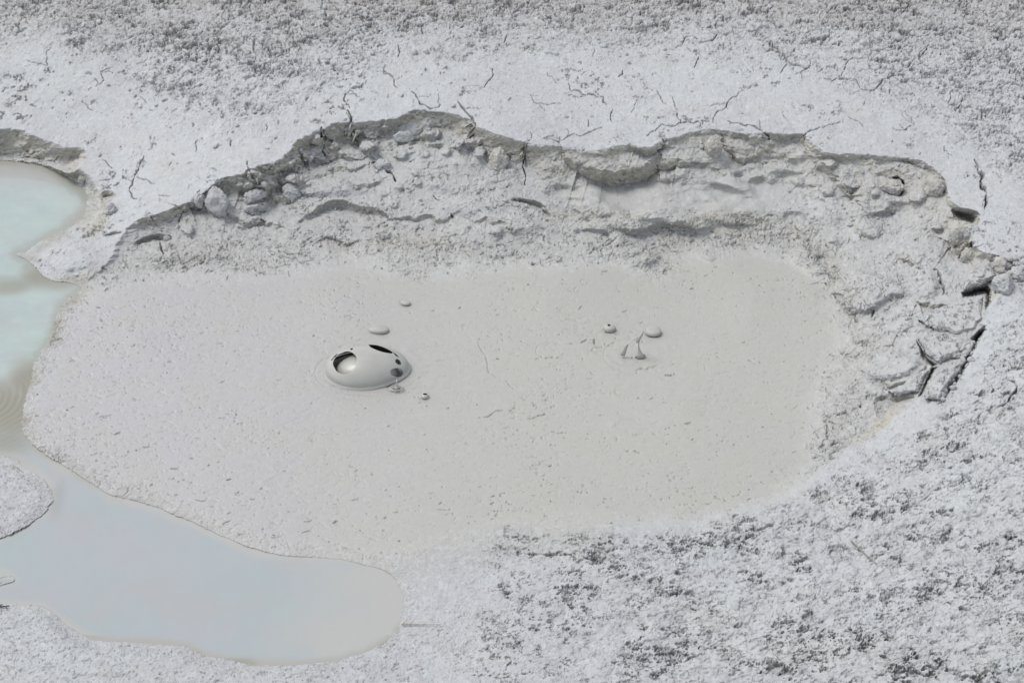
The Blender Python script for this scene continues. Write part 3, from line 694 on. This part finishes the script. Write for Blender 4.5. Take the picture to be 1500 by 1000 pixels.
def submesh(name, faces_mask, P, attrs):
    idx = np.arange(NV * NU, dtype=np.int32).reshape(NV, NU)
    q = np.stack([idx[1:, :-1], idx[1:, 1:], idx[:-1, 1:], idx[:-1, :-1]], -1)[faces_mask]
    used, inv = np.unique(q, return_inverse=True)
    return quadmesh(name, P.reshape(-1, 3)[used], inv.reshape(q.shape), {a: v.ravel()[used] for a, v in attrs.items()})

far = sstep(90, -30, V + 30 * wa) if False else (1 - sstep(-20, 110, V + 34 * wa)) * (.35 + .65 * crumb)
left = np.clip(1 - (U - 250) / 500, 0, 1)
silt = np.clip(sstep(-22, -2, wsd) * (wsd < 0) * (V > 255) * .75 * sstep(-.4, .3, wb), 0, 1) 
silt = np.where((V > 640) & (wsd < 0), silt * .15, silt)
silt = np.maximum(silt, (wsd > 0) * .6)
tanf = np.clip(tan + fringe * .85 * sstep(-.5, .3, wb + .4 * wfine) + wet * .3 * sstep(-.1, .5, wb + .25 * wfine) + .12 * pitland, 0, 1) * (1 - mud)
damp = np.maximum(pitland * (.35 + .65 * sstep(-110, -10, mud_sd)), sstep(-80, 0, mud_sd) * (V > 600) * (U < 900))
A = dict(damp=damp, far=far, tan=tanf, mud=mud * (wsd < 0), left=left, silt=silt)
mudface = (mud[:-1, :-1] > .5) & (wsd[:-1, :-1] < -2)
g = link('ground', submesh('ground', ~mudface, P, A), M_earth, kind='structure')
g['label'] = 'pale grey cracked clay ground around the mud pot'
mo = link('mud', submesh('mud', mudface, P, A), M_earth, kind='structure')
mo['label'] = 'smooth grey surface of the boiling mud pool'

# water: one sheet, only where the basin holds it
wu = np.arange(-200, 640, 1.6); wv = np.arange(215, 1000, 1.6)
wu = np.r_[-200 - ext(6, 20, 3000)[::-1], wu]
WUg, WVg = np.meshgrid(wu, wv)
Pw = at(WUg, WVg, WL)
ii = np.clip(np.searchsorted(U1, WUg), 0, NU - 1); jj = np.clip(np.searchsorted(V1, WVg), 0, NV - 1)
ws = wsd[jj, ii]
c0 = at(-40, 585, WL); rr_ = np.hypot(Pw[..., 0] - c0[0], Pw[..., 1] - c0[1])
dmp = np.exp(-((WVg - 590) / 55) ** 2) * (1 - sstep(60, 130, WUg))
nzw = fbm(Pw, 3, 2, 900)
Pw[..., 2] += .0013 * dmp * np.sin(rr_ * 2 * math.pi / .034 + nzw * 4 + 2 * fbm(Pw, 8, 2, 905)) * (.5 + .8 * np.abs(fbm(Pw, 5, 2, 906)))
Pw[..., 2] += .0004 * fbm(Pw, 9, 2, 910)
m = (ws[:-1, :-1] > -3.5)
idx = np.arange(WUg.size).reshape(WUg.shape)
q = np.stack([idx[1:, :-1], idx[1:, 1:], idx[:-1, 1:], idx[:-1, :-1]], -1)[m]
used, inv = np.unique(q, return_inverse=True)
turq = (1 - sstep(520, 640, WVg + 40 * nzw)) * (.55 + .45 * sstep(250, 300, WVg)) 
cream = sstep(380, 620, WUg + 90 * nzw + .3 * (WVg - 850)) * .9 + (1 - sstep(240, 285, WVg + 14 * nzw)) * .9 + sstep(60, 125, WUg) * (WVg < 330) * .3
cream = np.maximum(cream, .7 * np.exp(-((WUg - 330) / 60) ** 2 - ((WVg - 762 - (WUg - 300) * .35) / 16) ** 2))
sh = np.zeros(WUg.shape)
def blob(u, v, ru, rv, a, rot=0):
    c, s = math.cos(rot), math.sin(rot); x = ((WUg + nzw * 16 - u) * c + (WVg + nzw * 8 - v) * s) / ru; y = (-(WUg - u) * s + (WVg + nzw * 8 - v) * c) / rv
    return a * np.exp(-(x * x + y * y) ** 1.8)
for b in ((72, 408, 50, 20, 1.0), (20, 418, 60, 13, .8), (45, 388, 20, 22, .6), (10, 410, 40, 10, .5), (45, 560, 34, 38, 1.0, -.5), (10, 600, 60, 46, 1.0), (0, 640, 50, 24, .8), (130, 700, 40, 12, .3, .5), (85, 730, 12, 30, .3), (345, 970, 36, 8, .8), (420, 977, 40, 7, .8), (560, 948, 34, 9, .8, -.6), (285, 958, 20, 8, .5), (585, 925, 12, 14, .4), (60, 500, 30, 10, .3)):
    sh = np.maximum(sh, blob(*b))
edge_ = (1 - sstep(0, 14, ws + 5 * nzw))
sh = np.maximum(sh, edge_ * .5 * (1 - sstep(640, 700, WVg)))
sh = np.maximum(sh, edge_ * .35 * (WVg > 930))
cream = np.maximum(cream, edge_ * .9 * sstep(600, 680, WVg))
wo_ = link('water', quadmesh('water', Pw.reshape(-1, 3)[used], inv.reshape(q.shape), {a: v.ravel()[used] for a, v in dict(turq=turq, cream=np.clip(cream, 0, 1), shoal=sh).items()}), M_water, kind='structure')
wo_['label'] = 'milky turquoise and grey water beside the mud pot'

# ------------------------------------------------------------------ height lookup
def ground_at(u, v):
    """surface point seen at the photo position"""
    i = int(np.searchsorted(U1, u)); j = int(np.searchsorted(V1, v)); return P[j, i].copy()

# ------------------------------------------------------------------ mud bubbles
def dome_mesh(name, rx, ry, h, holes=(), C=None, thick=.003, nr=110, na=260, prof=.5, lean=(0, 0), seed=0, solid=True):
    r = np.linspace(0, 1, nr) ** .8; a = np.linspace(0, 2 * math.pi, na, endpoint=False)
    Rr, Aa = np.meshgrid(r, a, indexing='ij')
    th = Rr * math.pi / 2
    rad = np.sin(th) ** 1.0; z = np.cos(th) ** 1.0
    rad = rad * (1 + .04 * np.sin(2 * Aa + seed) + .03 * np.sin(3 * Aa + 2 * seed))
    x = rad * rx * np.cos(Aa) + lean[0] * z; y = rad * ry * np.sin(Aa) + lean[1] * z
    m0 = .05 * h; zz = m0 + (h - m0) * z
    # a soft flange where the skin joins the pool
    fl = np.linspace(1.006, 1.05, 6); fz = m0 * ((1.05 - fl) / .05) ** 2.2 - .010 * ((fl - 1) / .05) ** 1.5
    X = [x]; Y = [y]; Zz = [zz]
    for f, q in zip(fl, fz):
        k = (1 + .04 * np.sin(2 * a + seed) + .03 * np.sin(3 * a + 2 * seed)) * f
        X.append((k * rx * np.cos(a))[None]); Y.append((k * ry * np.sin(a))[None]); Zz.append(np.full((1, na), q + .0012))
    X = np.vstack(X); Y = np.vstack(Y); Zz = np.vstack(Zz)
    co = np.stack([X, Y, Zz], -1); n_r = co.shape[0]
    idx = np.arange(n_r * na).reshape(n_r, na)
    q = np.stack([idx[:-1], idx[1:], np.roll(idx[1:], -1, 1), np.roll(idx[:-1], -1, 1)], -1).reshape(-1, 4)
    if holes:
        cen = co.reshape(-1, 3)[q].mean(1) + C; hu, hv = px(cen)
        keep = np.ones(len(q), bool)
        n_ = np.cross(co.reshape(-1, 3)[q[:, 2]] - co.reshape(-1, 3)[q[:, 0]], co.reshape(-1, 3)[q[:, 3]] - co.reshape(-1, 3)[q[:, 1]])
        n_ *= np.sign(n_[:, 2:3] + 1e-9)
        facing = (n_ * (CAM - cen)).sum(1) > 0
        for (u, v, ru, rv, rot) in holes:
            c, s = math.cos(rot), math.sin(rot)
            xx = ((hu - u) * c + (hv - v) * s) / ru; yy = (-(hu - u) * s + (hv - v) * c) / rv
            th_ = np.arctan2(yy, xx); edge = 1 + .10 * np.sin(2 * th_ + u) + .07 * np.sin(3 * th_ + v) + .03 * np.sin(7 * th_ + u)
            keep &= ~((xx * xx + yy * yy < edge) & facing)
        q = q[keep]
    me = quadmesh(name, co.reshape(-1, 3), q)
    return me

def bubble(u, v, ru, rv, hpx, label, holes=(), thick=.0022, seed=0, mats=None, mat=None, prof=.5, lean=(0, 0), nr=70, na=160):
    C = at(u, v, 0.0); s = float(np.linalg.norm(C - CAM)) / FPX
    rx = ru * s; ry = rv * s / math.sin(PITCH); h = hpx * s / math.cos(PITCH)
    root = bpy.data.objects.new('mud_bubble', None); COL.objects.link(root); root.location = C.tolist(); root.empty_display_size = .05
    root['label'] = label; root['category'] = 'mud bubble'; root['group'] = 'mud bubbles swelling on the grey mud'
    me = dome_mesh('skin', rx, ry, h, holes, C, seed=seed, lean=lean, nr=nr, na=na)
    o = link('skin', me, [mat or M_skin, M_innershade, mat or M_skin], root)
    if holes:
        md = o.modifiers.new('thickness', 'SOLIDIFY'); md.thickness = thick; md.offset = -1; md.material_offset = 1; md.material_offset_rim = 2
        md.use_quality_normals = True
    return root, C, s

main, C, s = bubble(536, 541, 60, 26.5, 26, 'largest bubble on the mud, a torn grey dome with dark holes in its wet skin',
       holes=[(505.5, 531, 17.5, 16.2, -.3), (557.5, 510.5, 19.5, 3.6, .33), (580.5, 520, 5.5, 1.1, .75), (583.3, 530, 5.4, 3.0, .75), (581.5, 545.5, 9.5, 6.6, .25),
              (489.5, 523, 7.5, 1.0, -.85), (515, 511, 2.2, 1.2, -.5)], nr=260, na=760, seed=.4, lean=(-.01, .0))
li = at(536, 544, 0.0) - C
in_me = dome_mesh('added_inner_dome', 43 * s, 19 * s / math.sin(PITCH), 20 * s / math.cos(PITCH), seed=.9, nr=60, na=120)  # dome added close under the holes so their inside looks brighter
of = link('added_inner_dome', in_me, M_skin, main); of.location = li.tolist()
bubble(555, 482, 14, 5.5, 3.0, 'smooth low grey bubble just above the largest bubble', seed=2, mat=M_soft)
bubble(594, 443, 7, 3, 1.4, 'tiny smooth bubble farthest back near the left centre of the mud', seed=3, mat=M_soft)
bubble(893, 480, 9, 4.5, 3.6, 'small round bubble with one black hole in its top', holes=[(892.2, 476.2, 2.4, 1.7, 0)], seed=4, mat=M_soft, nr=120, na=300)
bubble(957, 484, 12, 6.5, 3.2, 'smooth tan-grey bubble right of the leaping splash', seed=5, mat=M_soft)
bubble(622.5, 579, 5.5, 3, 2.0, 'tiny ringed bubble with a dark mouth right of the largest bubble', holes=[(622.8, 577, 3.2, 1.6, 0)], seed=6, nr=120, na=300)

def tube_mesh(name, pts, rads, n=10, close=True, flat=1.0):
    pts = np.array(pts, float); V_ = []; F = []
    for k, p in enumerate(pts):
        d = pts[min(k + 1, len(pts) - 1)] - pts[max(k - 1, 0)]; d /= np.linalg.norm(d) + 1e-12
        ax = np.array([0, 0, 1.]) if abs(d[2]) < .8 else np.array([0, 1., 0]); e1 = np.cross(d, ax); e1 /= np.linalg.norm(e1); e2 = np.cross(d, e1)
        for a in np.linspace(0, 2 * math.pi, n, endpoint=False): V_.append(p + rads[k] * (math.cos(a) * e1 + flat * math.sin(a) * e2))
    for k in range(len(pts) - 1):
        for a in range(n): F.append((k * n + a, k * n + (a + 1) % n, (k + 1) * n + (a + 1) % n, (k + 1) * n + a))
    me = bpy.data.meshes.new(name); me.from_pydata([v.tolist() for v in V_], [], F + [tuple(range(n))[::-1], tuple(range((len(pts) - 1) * n, len(pts) * n))])
    for p_ in me.polygons: p_.use_smooth = True
    me.update(); return me
def empty(name, loc, label, cat, group=None):
    o = bpy.data.objects.new(name, None); COL.objects.link(o); o.location = list(map(float, loc)); o.empty_display_size = .05
    o['label'] = label; o['category'] = cat
    if group: o['group'] = group
    return o
def local_tube(name, base, path, rads, mat, parent, n=12, flat=1.0):
    """path in (px right, px up, m back) from the base"""
    s = float(np.linalg.norm(base - CAM)) / FPX
    pts = [np.array([a * s, b, c * s / math.cos(PITCH)]) for a, c, b in path]
    return link(name, tube_mesh(name, pts, [r * s for r in rads], n, flat=flat), mat, parent)

# splash caught in the air: a leaping blob with two strands down to the pool
b = at(936, 520, 0)
sp = empty('mud_splash', b, 'leaping splash of grey mud, a pointed blob on two thin strands', 'mud splash')
local_tube('blob', b, [(-4.5, 18, 0), (-3.5, 20, 0), (-2, 23, 0), (0, 27, 0), (2, 30, 0), (4, 34, 0), (5, 36.5, 0)], [.6, 1.8, 2.7, 2.9, 2.3, 1.2, .2], M_splash, sp, 16)
local_tube('strand', b, [(2, -2, 0), (1, 2, 0), (0, 7, 0), (-1, 12, 0), (-1.5, 17, 0), (-1.2, 21, 0)], [8, 4.2, 2.0, 1.0, .9, 1.6], M_splash, sp, 16, .7)
local_tube('strand', b, [(-24, 0, 0), (-23, 3, 0), (-21, 8, 0), (-18.5, 14, 0), (-15, 17, 0), (-11, 20.5, 0), (-7, 24, 0), (-3, 26, 0)], [3.6, 3.8, 3.0, 1.9, .9, .6, .6, 1.2], M_splash, sp, 14, .6)
b = at(581, 568, 0)
dr = empty('mud_splash', b, 'tiny cone of mud in a ring at the right foot of the largest bubble', 'mud splash')
local_tube('strand', b, [(0, -1, 0), (0, 1.5, 0), (.3, 4, 0), (.6, 8, 0), (1, 12, 0)], [5, 2.6, 1.2, .9, 1.0], M_splash, dr, 12)
s = float(np.linalg.norm(b - CAM)) / FPX
ring = tube_mesh('ripple', [[9 * s * math.cos(a), 7 * s * math.sin(a), .001] for a in np.linspace(0, 6.28, 40)], [1.0 * s] * 40, 8)
link('ripple', ring, M_skin, dr)
b = at(870, 505, 0)
d2 = empty('mud_splash', b, 'small dark fleck of mud standing left of the leaping splash', 'mud splash')
local_tube('fleck', b, [(0, 0, 0), (0, 3, 0), (-.6, 6, 0), (-1, 9, 0), (0, 10, 0)], [.8, 1.4, 2.0, 2.0, .4], M_splash, d2, 10, .6)

# ------------------------------------------------------------------ clods and slabs of clay
import bmesh
def clod_mesh(rx, ry, rz, seed, sub=5, flat=0.0, rough=1.0, cuts=9):
    bm = bmesh.new(); bmesh.ops.create_icosphere(bm, subdivisions=sub, radius=1.0)
    co = np.array([v.co[:] for v in bm.verts]); R = np.random.RandomState(seed)
    # chop with planes for broken faces
    for k in range(cuts):
        n = R.normal(size=3); n[2] *= .8; n /= np.linalg.norm(n); d = R.uniform(.62, .88)
        t = co @ n - d; co -= np.where(t > 0, t, 0)[:, None] * n * .93
    if flat:
        co[:, 2] = np.minimum(co[:, 2], flat + (co[:, 2] - flat) * .12)
    if flat: co[:, :2] = np.sign(co[:, :2]) * np.abs(co[:, :2]) ** .7
    nn = co / (np.linalg.norm(co, axis=1, keepdims=True) + 1e-9)
    q = co * np.array([rx, ry, rz]); m = (rx + ry + rz) / 3
    n1 = fbm(q[None] + seed, .9 / m, 4, seed + 1, .55)[0]; n2 = fbm(q[None] + seed, 60, 3, seed + 9, .6)[0]
    b1 = np.clip(np.abs(fbm(q[None] + seed, 16, 3, seed + 20, .55)[0]) / .2, 0, 1) ** .5; b2 = np.clip(np.abs(fbm(q[None] + seed, 42, 3, seed + 30, .6)[0]) / .25, 0, 1) ** .5
    q = q + nn * (n1 * m * .22 + n2 * .003 * rough + ((b1 - .8) * .011 + (b2 - .8) * .006) * rough)[:, None]
    for v, c in zip(bm.verts, q): v.co = c.tolist()
    me = bpy.data.meshes.new('clod'); bm.to_mesh(me); bm.free()
    for p_ in me.polygons: p_.use_smooth = True
    return me
def clod(u, v, ru, rv, hz, label, seed, rot=0.0, tilt=(0, 0), mat=None, sink=.4, flat=0.0, name='clay_clod', group='clay clods broken off the rim', rough=1.0, cuts=9):
    """ru, rv: half sizes in px across and up the picture; hz: half height in px"""
    p = ground_at(u, v + rv * .4); s = float(np.linalg.norm(p - CAM)) / FPX
    me = clod_mesh(ru * s, rv * s / .75, hz * s / .85, seed, flat=flat, rough=rough, cuts=cuts)
    o = link(name, me, mat or M_clod, label=label, cat='clay slab' if name == 'clay_slab' else 'clay clod', group=group)
    sk = .85 if name == 'clay_slab' and ru > 28 else sink
    o.location = (p[0], p[1], p[2] + hz * s * (1 - sk) * .6); o.rotation_euler = (tilt[0], tilt[1], rot)
    return o
clod(320, 297, 19, 15, 24, 'knobbly grey clod standing alone below the left end of the far rim', 1, .3, (0, .1), sink=.6)
clod(730, 235, 15, 13, 14, 'round pale clod with dark gaps beside it below the rim left of centre', 2, .2, (.1, 0), M_clodtan)
clod(603, 183, 23, 11, 8, 'pale tilted slab leaning under the arched notch of the far rim', 3, .55, (.5, -.1), flat=.25, name='clay_slab', cuts=5, rough=.5)
clod(592, 200, 18, 6, 7, 'thin grey flake wedged under the tilted pale slab', 4, .35, (.3, 0), name='clay_slab', cuts=6, rough=.6)
clod(1045, 218, 13, 13, 17, 'tan clod hanging from the middle of the right far wall', 5, .2, (.3, 0), M_clodtan)
clod(1302, 273, 19, 11, 13, 'flat-topped clod with black gaps in the right end of the pit wall', 6, -.2, (.1, .1), M_clodtan, flat=.3)
clod(1366, 274, 16, 13, 15, 'rounded tan clod under the top right corner of the rim', 7, .2, (0, 0), M_clodtan)
clod(1404, 343, 18, 16, 16, 'dark faceted clod sitting in the notch of the right rim', 8, .3, (.1, .2), M_clodtan, cuts=13)
clod(1421, 340, 12, 7, 9, 'small pale clod lodged behind the dark faceted clod', 9, .5)
clod(1419, 374, 12, 11, 11, 'small tan clod below the notch of the right rim', 10, .1, (0, 0), M_clodtan)
clod(1471, 415, 16, 15, 15, 'rounded pale clod between the broad clod and the right bank', 12, .2)
clod(1468, 389, 17, 10, 10, 'dark purplish clod behind the rounded pale clod by the right edge', 13, -.2, (0, 0), M_clodtan, cuts=12)
clod(1490, 402, 10, 9, 9, 'knobbly grey clod at the right edge of the picture', 14, .4)
clod(1455, 376, 9, 6, 6, 'smallest clod atop the cluster on the right rim', 15, .4, (0, 0), M_clodtan)
def slab(poly, h, label, seed, edge=6, tilt=0.0, cat='clay slab'):
    """a broken plate of crust, traced and raised h above the ground it lies on"""
    us = np.arange(min(p[0] for p in poly) - 2, max(p[0] for p in poly) + 2, .6); vs = np.arange(min(p[1] for p in poly) - 2, max(p[1] for p in poly) + 2, .6)
    uu, vv = np.meshgrid(us, vs)
    jj_ = np.clip(np.searchsorted(V1, vv), 0, NV - 1); ii_ = np.clip(np.searchsorted(U1, uu), 0, NU - 1)
    q0 = at(uu, vv, .2); w1 = fbm(q0, 12, 4, seed, .6); w2 = fbm(q0, 12, 4, seed + 5, .6)
    d = poly_sd(poly, (uu + w1 * 4).astype(f32), (vv + w2 * 3.4).astype(f32))
    cu_, cv_ = np.mean([p[0] for p in poly]), np.mean([p[1] for p in poly])
    inside = d > edge
    zr = np.median(Z[jj_, ii_][d > 2]) 
    base = zr + (.5 * (Z[jj_, ii_] - zr)).clip(-.02, .02)
    prof = np.clip(d / edge, 0, 1) ** .55
    z = base + h * prof + tilt * (cv_ - vv) - .07 * (1 - sstep(0, 1.2, d))
    q = at(uu, vv, z)
    det = .006 * fbm(q, 9, 3, seed + 7) * prof - .013 * sstep(.34, .62, fbm(q, 22, 5, seed + 11, .76)) - .006 * sstep(.36, .7, fbm(q, 55, 3, seed + 12, .7))
    q[..., 2] += det
    idx = np.arange(uu.size).reshape(uu.shape); m_ = (d[:-1, :-1] > -1.2)
    f = np.stack([idx[1:, :-1], idx[1:, 1:], idx[:-1, 1:], idx[:-1, :-1]], -1)[m_]
    used, inv = np.unique(f, return_inverse=True); pts = q.reshape(-1, 3)[used]; c = pts.mean(0)
    n_ = len(pts); fr = inv.reshape(f.shape)
    low = pts - c; low = low.copy(); low[:, 2] = low[:, 2].min() - .01          # flat underside
    ed = np.sort(np.concatenate([fr[:, [0, 1]], fr[:, [1, 2]], fr[:, [2, 3]], fr[:, [3, 0]]]), axis=1)
    e_all = np.concatenate([fr[:, [0, 1]], fr[:, [1, 2]], fr[:, [2, 3]], fr[:, [3, 0]]])
    key = ed[:, 0].astype(np.int64) * n_ + ed[:, 1]; uq, inv2, cnt = np.unique(key, return_inverse=True, return_counts=True)
    be = e_all[cnt[inv2] == 1]
    side = np.stack([be[:, 1], be[:, 0], be[:, 0] + n_, be[:, 1] + n_], -1)
    faces = np.concatenate([fr, fr[:, ::-1] + n_, side])
    me = quadmesh('clay_slab', np.concatenate([pts - c, low]), faces)
    o = link('clay_slab', me, M_clod, label=label, cat=cat, group='slumped clay slabs along the right crack'); o.location = c.tolist()
    return o
slab([(1346, 468), (1374, 450), (1410, 438), (1438, 433), (1442, 446), (1441, 466), (1430, 484), (1402, 491), (1370, 481)], .034, 'large flat pale slab below the square dark gap at the right', 16, 7, .0006)
slab([(1344, 488), (1370, 484), (1404, 494), (1422, 500), (1421, 511), (1410, 520), (1392, 527), (1374, 533), (1360, 522), (1348, 505)], .045, 'pale smooth-topped slab left of the black crack on the right', 17, 9, .0004)
slab([(1364, 541), (1352, 562), (1342, 577), (1320, 578), (1296, 573), (1314, 564), (1332, 552), (1348, 540)], .036, 'long low slab nearest the tan hollow on the right', 18, 6)
slab([(1376, 539), (1398, 530), (1408, 532), (1398, 551), (1386, 572), (1376, 588), (1354, 584), (1360, 563)], .042, 'narrow crusty slab between the long crack and the low slab', 19, 6)
slab([(1411, 409), (1424, 394), (1440, 386), (1456, 392), (1461, 403), (1453, 414), (1434, 420), (1411, 427)], .045, 'broad pale slab above the square dark gap at the right rim', 11, 7)
clod(427, 282, 14, 9, 11, 'squarish pale clod left above the shaded hollow', 20, .3, (.1, .1))
clod(373, 287, 17, 7, 8, 'long low clod to the right of the knobbly standing clod', 21, .5)
clod(451, 231, 10, 5, 6, 'little clod under the rim where it turns down on the left', 22, .2)
clod(292, 292, 9, 7, 9, 'small clod leaning left of the knobbly standing clod', 23, .2)
clod(560, 240, 14, 7, 8, 'low clod beside the short dark crack in the slide', 24, -.3)
clod(122, 262, 9, 5, 5, 'small brown clod at the foot of the bank by the turquoise water', 25, 0, (0, 0), M_clodtan)
clod(163, 306, 9, 6, 7, 'small grey clod below the dark hole beside the turquoise water', 26, 0)
clod(244, 350, 6, 4, 5, 'tiny clod in the dark hollow left of the knobbly standing clod', 27, .3)

# crumbs too many to count
def crumbs():
    R = np.random.RandomState(5); bm = bmesh.new(); bmesh.ops.create_icosphere(bm, subdivisions=2, radius=1.0)
    base = np.array([v.co[:] for v in bm.verts]); faces = np.array([[v.index for v in f.verts] for f in bm.faces]); bm.free()
    Vs, Fs, off = [], [], 0
    def add(u, v, r):
        nonlocal off
        p = ground_at(u, v); s = float(np.linalg.norm(p - CAM)) / FPX
        c = base.copy()
        for k in range(4):
            n = R.normal(size=3); n /= np.linalg.norm(n); t = c @ n - R.uniform(.55, .85); c -= np.where(t > 0, t, 0)[:, None] * n
        c = c * (1 + R.normal(0, .06, (len(c), 1))) * R.uniform(.7, 1.2, 3) * r * s
        Vs.append(c + p + [0, 0, r * s * .3]); Fs.append(faces + off); off += len(c)
    n = 0
    while n < 2600:
        u = R.uniform(-60, 1560); v = R.uniform(-50, 320); i = int(np.searchsorted(U1, u)); j = int(np.searchsorted(V1, v)); n += 1
        if rim_sd[j, i] > -5 or wsd[j, i] > -5 or R.rand() > crumb[j, i] + .03: continue
        add(u, v, min(6, R.gamma(2.0, .7) + .8))
    for k in range(900):
        u = R.uniform(180, 1400); v = R.uniform(180, 620); i = int(np.searchsorted(U1, u)); j = int(np.searchsorted(V1, v))
        if rim_sd[j, i] < 6 or mud[j, i] > .1 or (830 < u < 1130 and 255 < v < 310): continue
        add(u, v, R.gamma(2.0, .6) + .8)
    for k in range(260):
        t = R.rand(); u = 1426 - 50 * t + R.normal(0, 5); v = 500 + 86 * t + R.normal(0, 5); add(u, v, R.gamma(2, .8) + 1)
    for k in range(60): add(1478 + R.normal(0, 14), 395 + R.normal(0, 10), R.gamma(2, 1.0) + 1.5)
    return quadmesh('soil_crumbs', np.vstack(Vs), np.vstack(Fs))
link('soil_crumbs', crumbs(), M_clod, kind='stuff', label='loose clay crumbs strewn over the far ground and slide', cat='soil crumbs')

# ------------------------------------------------------------------ stalks
def twig(name, pa, pb, r, mat, label, cat='twig', mid=0.0, extra=()):
    a = ground_at(*pa) + [0, 0, .012]; b_ = ground_at(*pb) + [0, 0, .012]; s = float(np.linalg.norm(a - CAM)) / FPX
    root = empty(name, a, label, cat)
    n = 12; pts = [(b_ - a) * t + np.array([0, 0, mid * math.sin(math.pi * t)]) + np.array([math.sin(t * 9) * .001, math.cos(t * 7) * .001, 0]) for t in np.linspace(0, 1, n)]
    link('stem', tube_mesh('stem', pts, [r * s * (1 - .5 * t) for t in np.linspace(0, 1, n)], 8), mat, root)
    for (t, du, dv, l) in extra:
        p0 = (b_ - a) * t; e = ground_at(pa[0] + (pb[0] - pa[0]) * t + du, pa[1] + (pb[1] - pa[1]) * t + dv) - a + [0, 0, .014]
        link('branch', tube_mesh('branch', [p0, (p0 + e) / 2 + [0, 0, .004], e], [r * s * .8, r * s * .6, r * s * .3], 7), mat, root)
twig('grass_stalk', (588, 915), (644, 917), .8, M_stalk, 'thin straight dry stalk lying at the right end of the milky pool')
twig('grass_stalk', (1246, 795), (1282, 829), 1.2, M_stalk, 'slanting pale stalk lying on the crust at lower right')
twig('wet_twig', (-14, 892), (14, 889), 1.5, M_wood, 'short black twig at the left edge on the lower bank', extra=[(.75, 4, 3, 0), (.5, 4, -2, 0)])
